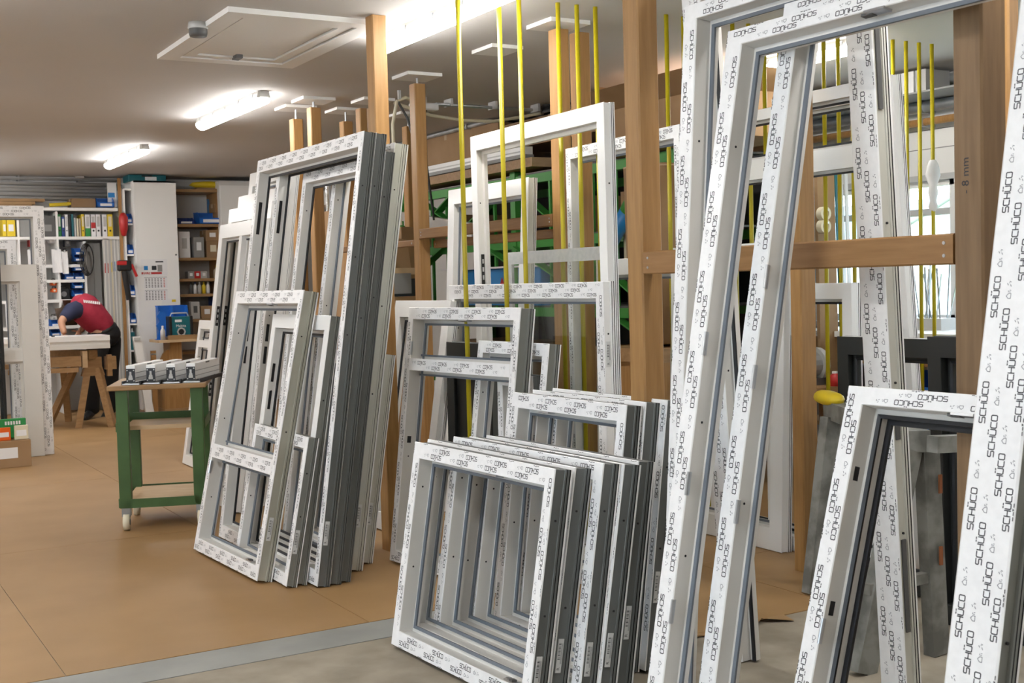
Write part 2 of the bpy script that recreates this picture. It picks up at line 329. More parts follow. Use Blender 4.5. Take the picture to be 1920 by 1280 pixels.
def rail(label, x0, x1, y0, y1, z0, z1):
    t = thing('wooden_rail', label, 'rail', ((x0+x1)/2, y0, z0), 0, 'wooden storage rails'); m = MB(); c = .005; a, b, hh = (x1-x0)/2, y1-y0, z1-z0
    m.prism([(-a+c, 0), (a-c, 0), (a, c), (a, hh-c), (a-c, hh), (-a+c, hh), (-a, hh-c), (-a, c)], lambda p, q, h: (p, h, q), 0, b, 'beech_rail'); m.build('bar', t)
    for yy in (.03, b-.03):
        for zz in (.025, hh-.025): MB().cyl((-a-.002, yy, zz), (-a+.01, yy, zz), .005, 'steel', 8).build('screw', t)
    return t
rail('long wooden rail across the right, between the middle post and the dark post', 2.72, 2.765, 2.255, 3.662, 1.467, 1.552)
rail('wooden rail behind the tall white sash, between socket post and coil posts', 3.735, 3.775, 5.88, 7.60, 1.765, 1.835)
rail('lower wooden rail just under the one behind the tall sash', 3.82, 3.86, 5.93, 7.55, 1.70, 1.755)
rail('short end of a rail left of the socket post', 3.74, 3.78, 7.70, 9.3, 1.72, 1.765)
rail('far rail at the right edge beneath the pale short post', 3.77, 3.83, 1.6, 2.98, 1.42, 1.52)
for k, (dz, s) in enumerate(((1.43, 0), (1.50, 0), (1.57, 1))):        # screws in the dark post
    MB().cyl((.02, -.0475, dz+.02), (.02, -.050, dz+.02), .006, 'slot_black', 8).build('screw_hole', pR)
text_part('pencil_note', '- 8 mm', .042, 'ink', pR, Matrix.Translation((-.0515, .005, 1.70)) @ Matrix(((0, 0, -1, 0), (0, -1, 0, 0), (-1, 0, 0, 0), (0, 0, 0, 1))) @ Matrix.Rotation(math.pi, 4, 'Z') @ Matrix.Scale(.8, 4))
RX = lambda i: 2.906 + .1181*i
n = 0
for i in [0, 2, 3, 5, 6, 7] + list(range(10, 30)):
    wrapd = i == 29
    t = thing('yellow_rod', ('yellow upright rod with a clump of white plastic film wrapped round it' if wrapd else ORD[n]+' yellow upright rod from the left in the storage rack'), 'rod', (RX(i), 5.4, .004), 0, 'yellow divider rods'); n += 1
    MB().cyl((0, 0, 0), (0, 0, CEIL-.006), .0125, 'yellow_plastic', 12).build('tube', t, True); MB().cyl((0, 0, 0), (0, 0, .03), .02, 'black', 12).build('foot_socket', t)
    if wrapd:
        m = MB(); pr = [(.014, 1.83), (.03, 1.86), (.022, 1.9), (.034, 1.95), (.026, 2.0), (.04, 2.06), (.045, 2.12), (.03, 2.155), (.014, 2.16)]
        m.lathe(pr, (0, 0, 0), 'paper', 9); wv = m.build('plastic_wrap', t, True)
        for v in wv.data.vertices: v.co.x *= 1+.3*math.sin(v.co.z*40); v.co.y *= 1+.3*math.cos(v.co.z*31)

# ================================================================== LETTERING (stroke letters, printed on the protective film)
def strokes(word, gap=.24):
    G = {'S': [[(1, 1), (.12, 1), (0, .88), (0, .6), (.12, .5), (.88, .5), (1, .4), (1, .12), (.88, 0), (0, 0)]], 'C': [[(1, 1), (.16, 1), (0, .85), (0, .15), (.16, 0), (1, 0)]],
         'H': [[(0, 0), (0, 1)], [(1, 0), (1, 1)], [(0, .5), (1, .5)]], 'Ü': [[(0, .95), (0, .14), (.14, 0), (.86, 0), (1, .14), (1, .95)], [(.12, 1.3), (.36, 1.3)], [(.64, 1.3), (.88, 1.3)]],
         'O': [[(.14, 0), (.86, 0), (1, .14), (1, .86), (.86, 1), (.14, 1), (0, .86), (0, .14), (.14, 0)]]}
    out = []; x = 0
    for c in word:
        out += [[(x+a*.82, b) for a, b in ln] for ln in G[c]]; x += .82+gap
    return out, x-gap
def quads(lines, th):
    V, Fc = [], []
    for ln in lines:
        for (a, b), (c, d) in zip(ln[:-1], ln[1:]):
            L = math.hypot(c-a, d-b) or 1; ux, uy = (c-a)/L*th*.4, (d-b)/L*th*.4; nx, ny = -(d-b)/L*th/2, (c-a)/L*th/2; k = len(V)
            V += [(a-ux+nx, b-uy+ny), (a-ux-nx, b-uy-ny), (c+ux-nx, d+uy-ny), (c+ux+nx, d+uy+ny)]; Fc.append((k, k+1, k+2, k+3))
    return np.array(V), np.array(Fc)
_ln, _wl = strokes('SCHÜCO')
WV, WF = quads(_ln, .17); WV = WV*(.094/_wl)
IV, IF = quads([[(0, 0), (0, .55), (.5, 1), (1, .55), (1, 0), (0, 0)], [(1.3, .15), (1.3, .4)], [(1.3, .6), (1.55, .6)], [(1.65, .1), (1.65, .3)]], .14); IV = IV*.0115
JV, JF = quads([[(0, .1), (.35, .3)], [(.3, .8), (.6, 1)], [(.9, .2), (1.0, .5)], [(.7, .5), (.75, .55)]], .16); JV = JV*.0115
DV, DF = quads([[(0, 0), (1.2, 0)], [(2, 0), (3.1, 0)], [(3.6, .4), (3.9, 0), (4.2, .4)], [(5, 0), (6.2, 0)]], .35); DV = DV*.006
def lettering(L, fw, o3, s3, t3, n3, parent, rows=2, dashes=True, ks=1):
    """printed film pattern on a bar of length L: o3 outer start corner, s3 reading direction, t3 towards the opening, n3 outward"""
    V, Fc, M = [], [], []; k = 0
    def put(v, f, s, t, mi):
        nonlocal k
        V.append(v+np.array([s, t])); Fc.append(f+k); M.extend([mi]*len(f)); k += len(v)
    off = random.random()*.2
    L = L/ks; tk = min(1.0, fw/rows/.031); rr = [[(.22, 0), (.60, .075)], [(.12, 0), (.40, .075), (.68, .15)], [(.08, 0), (.30, .075), (.52, .16), (.76, .235)]][rows-2]
    for tf, sh in rr:
        s = -.245+((off+sh) % .245)
        while s < L:
            t0 = tf*fw/tk
            if s > .012+.5*t0 and s+.096 < L-.012-.5*t0: put(WV, WF, s, t0, 0)
            a = s+.118
            if .02+t0 < a < L-.05-t0: put(IV, IF, a, t0+.001, 1); put(JV, JF, a+.028, t0+.001, 1)
            a = s+.185
            s += .245
    if dashes:
        s = off
        while s < L-.08: put(DV, DF, s, .0035, 0); s += .19
    if not V: return
    V = np.concatenate(V); Fc = np.concatenate(Fc); o3, s3, t3, n3 = map(np.array, (o3, s3, t3, n3))
    P = o3+V[:, :1]*ks*s3+V[:, 1:]*tk*t3+n3*.0005
    me = bpy.data.meshes.new('printed_lettering'); me.from_pydata(P.tolist(), [], Fc.tolist()); me.materials.append(MATS['ink']); me.materials.append(MATS['ink_light']); me.polygons.foreach_set('material_index', M); me.update()
    o = bpy.data.objects.new('printed_lettering', me); COL.objects.link(o); o.parent = parent; o['kind'] = 'stuff'; return o

# ================================================================== WINDOW FRAMES
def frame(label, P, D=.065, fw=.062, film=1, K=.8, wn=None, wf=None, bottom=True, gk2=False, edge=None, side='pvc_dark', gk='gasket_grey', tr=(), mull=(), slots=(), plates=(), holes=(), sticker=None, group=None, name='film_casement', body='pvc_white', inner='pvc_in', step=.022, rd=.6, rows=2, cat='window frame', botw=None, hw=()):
    bx, by, yaw, W, H, tilt = P; a, t = math.radians(yaw), math.radians(tilt)
    d = Vector((math.sin(a), math.cos(a), 0)); nn = Vector((math.cos(a), -math.sin(a), 0)); up = Vector((0, 0, 1))*math.cos(t)+nn*math.sin(t); fr = up.cross(d)
    root = thing(name, label, cat, group=group)
    z0 = .0045+(D*math.sin(t) if t > 0 else 0)
    root.matrix_world = Matrix(((d.x, fr.x, up.x, bx), (d.y, fr.y, up.y, by), (d.z, fr.z, up.z, z0), (0, 0, 0, 1)))
    ff = 'film' if film else body; wn = wn or K*fw; wf = wf or K*fw; ks = min(1, K)
    q_ = lambda u, w: u*w/fw if u <= fw else w+u-fw
    # section (inward, depth, material of the strip that starts here)
    def sect(fw):
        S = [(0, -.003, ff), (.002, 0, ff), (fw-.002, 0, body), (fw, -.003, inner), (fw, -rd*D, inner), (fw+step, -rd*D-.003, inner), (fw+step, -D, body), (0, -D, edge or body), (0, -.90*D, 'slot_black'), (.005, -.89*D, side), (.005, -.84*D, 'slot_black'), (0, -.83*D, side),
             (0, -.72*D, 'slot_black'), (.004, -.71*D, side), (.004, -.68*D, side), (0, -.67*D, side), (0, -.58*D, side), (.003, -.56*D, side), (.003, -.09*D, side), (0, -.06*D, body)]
        return S
    S = sect(fw)
    if edge: S[6] = (S[6][0], S[6][1], edge)
    def P3(kind, u, v, e):      # e = 0/1: the two ends of the bar, mitred
        zb = u if bottom else 0
        if kind == 'top_bar': return ((q_(u, wn) if e == 0 else W-q_(u, wf)), v, H-u)
        if kind == 'bottom_bar': return ((W-q_(u, wf) if e == 0 else q_(u, wn)), v, u)
        if kind == 'near_bar': return (q_(u, wn), v, (zb if e == 0 else H-u))
        return (W-q_(u, wf), v, (H-u if e == 0 else zb))
    info = {'top_bar': ((0, 0, H), (1, 0, 0), (0, 0, -1), W), 'bottom_bar': ((W, 0, 0), (-1, 0, 0), (0, 0, 1), W), 'near_bar': ((0, 0, 0), (0, 0, 1), (1, 0, 0), H), 'far_bar': ((W, 0, H), (0, 0, -1), (-1, 0, 0), H)}
    for kind, pn in (('top_bar', 'top_bar'), ('bottom_bar', 'bottom_bar'), ('near_bar', 'side_bar'), ('far_bar', 'side_bar')):
        if kind == 'bottom_bar' and not bottom: continue
        m = MB()
        for i in range(len(S)):
            u, v, ma = S[i]; u2, v2, _ = S[(i+1) % len(S)]
            m.quad(P3(kind, u, v, 0), P3(kind, u2, v2, 0), P3(kind, u2, v2, 1), P3(kind, u, v, 1), ma)
        o = m.build(pn, root)
        if gk:
            m = MB(); g0, g1, q0, q1 = fw+step-.007, fw+step+.004, -rd*D+.006, -rd*D-.004; R = [(g0, q1), (g0, q0), (g1, q0-.003), (g1, q1)]
            for i in range(4): m.quad(P3(kind, *R[i], 0), P3(kind, *R[(i+1) % 4], 0), P3(kind, *R[(i+1) % 4], 1), P3(kind, *R[i], 1), gk)
            if gk2:
                R = [(g0, -D-.004), (g0, -D+.006), (g1+.012, -D+.006), (g1+.012, -D-.004)]
                for i in range(4): m.quad(P3(kind, *R[i], 0), P3(kind, *R[(i+1) % 4], 0), P3(kind, *R[(i+1) % 4], 1), P3(kind, *R[i], 1), gk)
            m.build('gasket', o)
        if film:
            o3, s3, t3, L = info[kind]; bw = {'near_bar': wn, 'far_bar': wf}.get(kind, fw); lettering(L, bw, o3, s3, t3, (0, 1, 0), o, rows=2 if bw < .0765 else (3 if bw < .125 else 4), ks=ks if kind in ('top_bar', 'bottom_bar') else 1)
        if kind == 'far_bar':
            for z, hh in slots: MB().box(W-wf-.001, W-wf+.004, -rd*D*.62, -rd*D*.30, z, z+hh, 'slot_black').build('slot', o)
            for z in holes: MB().cyl((W-wf-.0008, -rd*D*.5, z), (W-wf+.004, -rd*D*.5, z), .004, 'slot_black', 8).build('drill_hole', o)
        if kind in dict((p[0], 1) for p in plates):
            for kd, z in plates:
                if kd != kind: continue
                m = MB()
                if kind == 'far_bar': m.box(W-wf-.003, W-wf+.001, -.010, .003, z, z+.07, 'steel'); m.cyl((W-wf-.006, .004, z), (W-wf-.006, .004, z+.07), .006, 'steel', 10)
                elif kind == 'near_bar': m.cyl((wn+.004, .004, z), (wn+.004, .004, z+.07), .006, 'steel', 10); m.box(wn-.001, wn+.003, -.010, .003, z, z+.07, 'steel')
                elif kind == 'bottom_bar': m.box(z, z+.07, -.03, -.005, fw, fw+.008, 'steel'); m.box(z+.01, z+.03, -.02, .0, fw+.008, fw+.016, 'dark_grey'); m.box(z+.045, z+.06, -.025, -.005, fw+.008, fw+.013, 'steel')
                else: m.box(z, z+.07, -.03, .004, H-fw-.006, H-fw+.001, 'steel'); m.box(z+.05, z+.09, -.03, -.01, H-fw-.008, H-fw, 'dark_grey')
                m.build('fitting_plate', o)
        if kind == 'near_bar' and sticker is not None:
            z = sticker; yc = -.32*D
            st = MB().box(-.0012, .0035, yc-.011, yc+.011, z, z+.115, 'sticker').build('label_sticker', o)
            m = MB()
            for k in range(14):
                zz = z+.045+k*.0042; m.quad((-.0016, yc-.001, zz), (-.0016, yc+.009, zz), (-.0016, yc+.009, zz+.0012+.0014*(k % 3 == 0)), (-.0016, yc-.001, zz+.0012+.0014*(k % 3 == 0)), 'ink')
            for k in range(3): m.quad((-.0016, yc-.008+k*.002, z+.03), (-.0016, yc-.007+k*.002, z+.03), (-.0016, yc-.007+k*.002, z+.1), (-.0016, yc-.008+k*.002, z+.1), 'ink_light')
            m.build('barcode', st)
            text_part('letter_mark', 'R', .016, 'ink', o, Matrix.Translation((-.0018, yc+.002, z+.014)) @ Matrix(((0, 0, -1, 0), (-1, 0, 0, 0), (0, 1, 0, 0), (0, 0, 0, 1))) @ Matrix.Rotation(math.pi/2, 4, 'Z'))
        if kind == 'near_bar':
            for z in holes: MB().cyl((-.0003, -.35*D, z), (.005, -.35*D, z), .004, 'slot_black', 8).build('drill_hole', o)
        for kd, z, hh in hw:
            if kd == kind == 'far_bar':
                hwo = MB().box(W-wf-.003, W-wf+.002, -rd*D*.9, -rd*D*.35, z, z+hh, 'black').build('lock_keeper', o)
                for q in range(3): MB().box(W-wf-.005, W-wf-.003, -rd*D*.75, -rd*D*.5, z+hh*(.15+.27*q), z+hh*(.30+.27*q), 'light_grey').build('roller', hwo)
            elif kd == kind == 'near_bar': MB().box(-.002, .004, -.45*D, -.2*D, z, z+hh, 'dark_grey').build('lock_case', o)
    for z, hh in tr:
        m = MB(); x0, x1 = wn, W-wf
        m.quad((x0, 0, z), (x1, 0, z), (x1, 0, z+hh), (x0, 0, z+hh), ff); m.quad((x0, 0, z+hh), (x1, 0, z+hh), (x1, -rd*D, z+hh), (x0, -rd*D, z+hh), inner); m.quad((x0, 0, z), (x1, 0, z), (x1, -rd*D, z), (x0, -rd*D, z), inner)
        m.box(x0, x1, -D, -rd*D, z-step, z+hh+step, inner); o = m.build('transom', root)
        if gk:
            gm = MB(); gm.box(x0, x1, -rd*D-.002, -rd*D+.006, z+hh+step-.007, z+hh+step+.003, gk); gm.box(x0, x1, -rd*D-.002, -rd*D+.006, z-step-.003, z-step+.007, gk); gm.build('gasket', o)
        if film: lettering(x1-x0, hh, (x0, 0, z+hh), (1, 0, 0), (0, 0, -1), (0, 1, 0), o, dashes=False, ks=ks)
    for x, ww in mull:
        m = MB(); m.box(x, x+ww, -rd*D, 0, fw, H-fw, body); m.box(x-step, x+ww+step, -D, -rd*D, fw, H-fw, inner); m.build('mullion', root)
    return root

# --- near right group: tall frames leaning on the long rail
GR = 'tall white film-covered frames leaning on the long rail'
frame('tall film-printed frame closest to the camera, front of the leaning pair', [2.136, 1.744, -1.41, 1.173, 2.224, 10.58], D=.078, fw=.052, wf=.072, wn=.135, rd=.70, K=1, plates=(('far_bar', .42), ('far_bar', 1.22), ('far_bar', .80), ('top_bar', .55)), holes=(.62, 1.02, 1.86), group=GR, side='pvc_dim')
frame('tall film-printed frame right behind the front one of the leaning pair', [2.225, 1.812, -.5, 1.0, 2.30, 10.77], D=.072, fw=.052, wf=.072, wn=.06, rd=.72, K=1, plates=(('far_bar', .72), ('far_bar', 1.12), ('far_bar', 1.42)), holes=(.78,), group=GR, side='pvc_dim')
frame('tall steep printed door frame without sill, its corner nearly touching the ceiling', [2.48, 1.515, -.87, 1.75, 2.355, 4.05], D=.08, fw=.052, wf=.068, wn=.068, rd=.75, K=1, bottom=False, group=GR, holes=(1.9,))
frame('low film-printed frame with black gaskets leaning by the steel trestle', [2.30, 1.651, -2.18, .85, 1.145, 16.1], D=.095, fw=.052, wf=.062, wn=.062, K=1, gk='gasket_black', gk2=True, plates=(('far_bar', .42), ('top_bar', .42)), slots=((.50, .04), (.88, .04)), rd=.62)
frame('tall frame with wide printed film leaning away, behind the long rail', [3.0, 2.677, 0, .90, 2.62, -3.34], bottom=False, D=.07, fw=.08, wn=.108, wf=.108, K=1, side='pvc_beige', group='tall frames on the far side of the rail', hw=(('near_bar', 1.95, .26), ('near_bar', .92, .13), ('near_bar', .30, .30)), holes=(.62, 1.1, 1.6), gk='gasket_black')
frame('tall white sash with black gasket strip just behind the wide printed frame', [4.535,3.942,0.00,0.800,2.354,-4.31], D=.06, film=0, K=1, side='pvc_white', gk='gasket_black', group='tall frames on the far side of the rail', name='plain_casement')
# --- B: low stack in the middle foreground
GB = 'low stack of film-printed frames in the foreground'
kw = dict(D=.076, fw=.064, K=.82, group=GB, rd=.80)
frame('front frame of the low stack in the centre foreground', [2.039, 3.439, -2.77, .98, .815, 9.65], plates=(('bottom_bar', .10), ('top_bar', .35)), holes=(.32, .64), sticker=.07, **kw)
frame('second frame in the low foreground stack', [2.13, 3.455, -2.36, 1.043, .809, 9.77], holes=(.33, .66), sticker=.11, **kw)
frame('third frame in the low foreground stack, its printed side bar jutting out nearest', [2.21, 3.393, -2.75, 1.006, .823, 9.22], holes=(.34, .66), sticker=.10, plates=(('bottom_bar', .1),), **kw)
frame('fourth frame in the low foreground stack', [2.285, 3.385, -2.32, 1.037, .814, 9.61], holes=(.31, .62), sticker=.12, **kw)
frame('rearmost frame in the low foreground stack', [2.36, 3.393, -2.51, 1.0, .816, 8.97], holes=(.3, .6), sticker=.20, **kw)
kw = dict(D=.073, fw=.064, K=.82, group='medium stack of film-printed frames behind the low stack', rd=.8)
frame('front frame of the medium stack right behind the low foreground stack', [2.46, 3.599, -1.53, .784, .988, 7.5], holes=(.45, .75), sticker=.2, plates=(('top_bar', .5),), **kw)
frame('middle frame of the medium stack behind the low foreground stack', [2.545, 3.597, -1.44, .766, .993, 7.5], holes=(.45, .75), sticker=.25, **kw)
frame('rear frame of the medium stack behind the low foreground stack', [2.62, 3.568, -1.56, .756, .997, 7.5], holes=(.45, .75), sticker=.25, **kw)
# --- A: left stack
GA = 'stack of frames leaning on the left wooden post'
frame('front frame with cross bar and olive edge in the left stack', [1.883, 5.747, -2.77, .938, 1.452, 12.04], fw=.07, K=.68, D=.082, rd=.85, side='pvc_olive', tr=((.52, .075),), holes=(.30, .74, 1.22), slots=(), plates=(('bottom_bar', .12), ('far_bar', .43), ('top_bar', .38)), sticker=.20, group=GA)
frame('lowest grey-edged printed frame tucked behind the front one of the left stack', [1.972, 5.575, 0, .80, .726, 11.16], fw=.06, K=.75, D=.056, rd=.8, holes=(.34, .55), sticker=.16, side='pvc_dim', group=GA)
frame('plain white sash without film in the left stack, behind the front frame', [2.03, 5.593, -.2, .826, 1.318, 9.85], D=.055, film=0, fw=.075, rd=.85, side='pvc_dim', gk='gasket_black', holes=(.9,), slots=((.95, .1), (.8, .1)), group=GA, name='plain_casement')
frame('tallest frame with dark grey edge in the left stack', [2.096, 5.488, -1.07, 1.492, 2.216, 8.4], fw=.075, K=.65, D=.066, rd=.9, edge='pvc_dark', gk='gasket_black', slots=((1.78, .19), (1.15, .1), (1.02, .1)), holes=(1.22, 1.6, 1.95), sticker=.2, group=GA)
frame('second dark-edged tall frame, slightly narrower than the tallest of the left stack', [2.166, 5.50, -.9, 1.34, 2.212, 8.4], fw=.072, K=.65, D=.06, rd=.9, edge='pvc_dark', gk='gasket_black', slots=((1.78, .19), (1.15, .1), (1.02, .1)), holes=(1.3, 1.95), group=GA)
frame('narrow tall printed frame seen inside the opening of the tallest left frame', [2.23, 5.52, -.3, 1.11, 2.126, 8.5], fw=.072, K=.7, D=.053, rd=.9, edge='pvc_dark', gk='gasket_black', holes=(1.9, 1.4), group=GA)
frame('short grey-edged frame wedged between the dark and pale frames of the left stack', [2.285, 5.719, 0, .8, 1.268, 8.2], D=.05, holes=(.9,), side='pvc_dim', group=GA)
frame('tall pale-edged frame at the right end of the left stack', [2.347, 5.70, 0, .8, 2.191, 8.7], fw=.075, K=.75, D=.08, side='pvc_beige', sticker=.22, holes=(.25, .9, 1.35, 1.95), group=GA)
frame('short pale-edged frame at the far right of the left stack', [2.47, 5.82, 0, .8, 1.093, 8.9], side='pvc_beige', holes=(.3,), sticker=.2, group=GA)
GW = 'plain white sashes behind the left stack'
frame('lowest of the stepped white sashes behind the left stack', [2.38, 7.653, 0, .95, 1.92, 8.02], D=.06, film=0, fw=.10, side='pvc_white', gk='gasket_black', mull=((.42, .06),), hw=(('far_bar', 1.2, .14), ('far_bar', .7, .14)), group=GW, name='plain_casement')
frame('second of the stepped white sashes behind the left stack', [2.45, 7.729, 0, .92, 2.036, 8.02], D=.06, film=0, fw=.10, side='pvc_white', gk='gasket_black', mull=((.42, .06),), hw=(('far_bar', 1.2, .14),), group=GW, name='plain_casement')
frame('third of the stepped white sashes behind the left stack', [2.52, 7.782, 0, .90, 2.133, 8.02], D=.06, film=0, fw=.10, side='pvc_white', group=GW, name='plain_casement')
frame('highest of the stepped white sashes behind the left stack', [2.59, 7.806, 0, .88, 2.303, 8.02], D=.06, film=0, fw=.10, side='pvc_white', group=GW, name='plain_casement')
frame('white frame with two cross bars standing beside the green trolley', [2.73, 9.30, 0, .87, 1.206, 9.1], D=.06, film=0, fw=.075, side='pvc_white', tr=((.98, .06), (.62, .06)), gk='gasket_black', mull=((.38, .07),), holes=(.3, .5, .9), group=GW, name='plain_casement', botw=.12)
frame('white frame half hidden behind the one beside the green trolley', [2.82, 9.5, 0, .85, 1.15, 9.1], D=.06, film=0, fw=.075, side='pvc_white', group=GW, name='plain_casement')
# --- C: centre frames in the divider rack
GC = 'frames in and before the divider rack'
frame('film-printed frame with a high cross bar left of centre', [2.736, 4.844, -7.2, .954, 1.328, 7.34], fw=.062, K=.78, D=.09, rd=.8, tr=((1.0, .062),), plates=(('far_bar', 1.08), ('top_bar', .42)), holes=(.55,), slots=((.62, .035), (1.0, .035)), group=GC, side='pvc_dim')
frame('smaller film-printed frame peeking out behind the one with the high cross bar', [2.85, 4.77, -3, .62, 1.159, 7.5], D=.07, group=GC, side='pvc_dim', holes=(.9,))
frame('large frame with wide printed top bar standing upright between the rods', [3.165, 4.566, -.1, 1.513, 1.439, 0], fw=.078, K=.8, D=.068, side='pvc_white', sticker=1.05, holes=(1.2, .8), group=GC)
frame('white sash without film leaning beside the printed frame left of centre', [2.92, 6.0, -.4, .71, 1.363, 9.0], D=.06, film=0, fw=.10, side='pvc_white', gk='gasket_black', group=GC, name='plain_casement')
frame('bright white sash without film standing in front of the upper rail', [3.50, 5.916, -.5, .965, 2.038, 2.98], D=.06, film=0, fw=.095, side='pvc_beige', group=GC, name='plain_casement')
frame('tallest plain white sash standing upright left of the middle post', [3.315, 4.734, 2.2, 1.412, 2.28, -.17], D=.06, film=0, fw=.085, side='pvc_white', gk=None, hw=(('far_bar', 1.44, .17),), holes=(1.9,), group=GC, name='plain_casement')
frame('film-printed frame passing behind the middle post', [3.638, 4.589, 3.1, 1.08, 2.172, 0], D=.06, fw=.062, K=.8, rd=.8, side='pvc_white', group=GC)
bf = frame('black-faced frame seen through the opening left of centre', [3.065, 5.46, 0, .5, 1.13, .5], D=.06, film=0, fw=.10, body='pvc_black', inner='pvc_black', side='pvc_dark', gk='gasket_black', group='dark frames', name='dark_casement', hw=())
MB().box(.08, .42, -.03, -.02, .09, 1.04, 'pvc_black').build('infill_panel', bf)
frame('grey-edged printed frame beside the black-faced one', [2.99, 4.93, -1, .33, 1.0, .5], D=.055, side='pvc_dark', group=GC)
# --- frames standing behind the long rail on the right
GQ = 'upright white sashes behind the long rail'
frame('white sash with black gasket standing behind the long rail', [4.45, 4.30, 0, .62, 1.40, .1], D=.07, film=0, fw=.08, side='pvc_white', gk='gasket_black', group=GQ, name='plain_casement')
frame('large white door sash standing behind the lone wooden post', [4.36, 4.72, 0, .95, 1.62, 2], D=.07, film=0, fw=.12, side='pvc_white', tr=((.9, .08),), group=GQ, name='plain_casement')
frame('narrow white sash standing left of the large white door sash', [3.92, 5.0, 0, .75, 1.56, 1], D=.06, film=0, fw=.09, side='pvc_white', group=GQ, name='plain_casement')
frame('white frame with black top seal high behind the leaning tall pair', [4.62, 4.30, 0, 1.3, 2.36, 0], D=.06, film=0, fw=.06, side='pvc_white', tr=((1.98, .11),), gk='gasket_black', group=GQ, name='plain_casement')
frame('black window frame standing behind the dark post', [4.0, 2.537, 0, .9, 1.18, -.8], D=.07, film=0, fw=.085, body='pvc_black', inner='pvc_black', side='pvc_black', gk='gasket_black', group='dark frames', name='dark_casement')
frame('second black window frame behind the first one on the right', [4.25, 3.0, 0, 1.2, 1.15, 0], D=.06, film=0, fw=.085, body='pvc_black', inner='pvc_black', side='pvc_white', gk='gasket_black', group='dark frames', name='dark_casement')
# pane wrapped in plastic film, standing in the rack
t = thing('wrapped_glazing_unit', 'glass pane with a plastic-wrapped edge standing between the rods', 'glass pane', (3.452, 4.96, .02)); 
MB().box(0, .012, 0, .93, 0, 1.59, 'glass').build('glass', t); 
for b in ((-.006, .018, -.006, .936, 1.53, 1.597), (-.006, .018, -.006, .03, 0, 1.53), (-.006, .018, .90, .936, 0, 1.53)): MB().box(*b, 'wrap').build('plastic_wrapping', t)

# ================================================================== GENERIC GOODS
def carton(label, x0, x1, y0, y1, z0, z1, m='carton', group=None, flaps=False, tape=True, note=None, cat='box', rz=0, face='-y', name='cardboard_box'):
    """cardboard box from its extents; flaps: open top with flaps folded out"""
    cx, cy = (x0+x1)/2, (y0+y1)/2; a, b, h = (x1-x0)/2, (y1-y0)/2, z1-z0
    t = thing(name, label, cat, (cx, cy, z0), rz, group); th = .006
    bm_ = MB()
    if flaps:
        bm_.box(-a, a, -b, b, 0, th, m); bm_.box(-a, -a+th, -b, b, 0, h, m); bm_.box(a-th, a, -b, b, 0, h, m); bm_.box(-a, a, -b, -b+th, 0, h, m); bm_.box(-a, a, b-th, b, 0, h, m); bm_.build('body', t)
        k = min(a, b)*.7; q = k*.5
        MB().hexa([(-a, -b, h), (a, -b, h), (a, -b+th, h), (-a, -b+th, h), (-a, -b-k, h+q), (a, -b-k, h+q), (a, -b-k+th, h+q), (-a, -b-k+th, h+q)], m).build('flap', t)
        MB().hexa([(-a, b-th, h), (a, b-th, h), (a, b, h), (-a, b, h), (-a, b+k*.4, h+k), (a, b+k*.4, h+k), (a, b+k*.4+th, h+k), (-a, b+k*.4+th, h+k)], m).build('flap', t)
        MB().hexa([(-a, -b, h), (-a+th, -b, h), (-a+th, b, h), (-a, b, h), (-a-k, -b, h+q), (-a-k+th, -b, h+q), (-a-k+th, b, h+q), (-a-k, b, h+q)], m).build('flap', t)
    else:
        bm_.box(-a, a, -b, b, 0, h, m); bm_.build('body', t, bevel=.003)
        MB().box(-a, a, -.002, .0, h, h+.0012, 'slot_black').build('lid_seam', t)
        if tape: MB().box(-a-.001, a+.001, -.025, .025, h-.05, h+.0015, 'carton_tape').build('tape', t)
    if note:
        if face == '-y': MB().box(-a*.45, a*.45, -b-.002, -b, h*.35, h*.75, note).build('paper_label', t)
        else: MB().box(-a-.002, -a, -b*.45, b*.45, h*.35, h*.75, note).build('paper_label', t)
    return t
def bin_(label, x, y, z, wx=.13, dy=.18, h=.10, m='blue_bin', rz=0, group='blue storage bins', name='storage_bin', fill=None):
    """open-fronted stacking bin, low lip facing -y"""
    t = thing(name, label, 'bin', (x, y, z), rz, group); a, b, q = wx/2, dy/2, .005; o = MB()
    o.box(-a, a, -b, b, 0, q, m); o.box(-a, a, b-q, b, 0, h, m)
    for s in (-1, 1):
        xs = sorted((s*a, s*(a-q))); o.prism([(-b, 0), (b, 0), (b, h), (-b*.35, h), (-b, h*.5)], lambda p, r, hh: (hh, p, r), xs[0], xs[1], m)
    o.box(-a, a, -b, -b+q, 0, h*.5, m); o.build('tray', t); MB().box(-a-.004, a+.004, b-.01, b+.004, h-.008, h+.004, m).build('rim', t)
    MB().box(-a*.7, a*.7, -b-.002, -b, h*.12, h*.38, 'paper').build('label_slot', t)
    if fill: 
        f = MB()
        for k in range(5): f.cyl((-a*.8+k*a*.4, -b*.5, q+h*.2), (-a*.8+k*a*.4+.01, b*.6, q+h*.45), .012, fill, 8)
        f.build('contents', t)
    return t
def bottle(label, x, y, z, r=.03, h=.16, m='paper', cap='yellow', group='small bottles on the shelves'):
    t = thing('bottle', label, 'bottle', (x, y, z), 0, group)
    MB().lathe([(0, 0), (r, 0), (r, h*.65), (r*.45, h*.8), (r*.4, h*.88), (0, h*.88)], (0, 0, 0), m, 12).build('body', t, True); MB().lathe([(r*.42, h*.86), (r*.42, h), (0, h)], (0, 0, 0), cap, 10).build('cap', t); return t

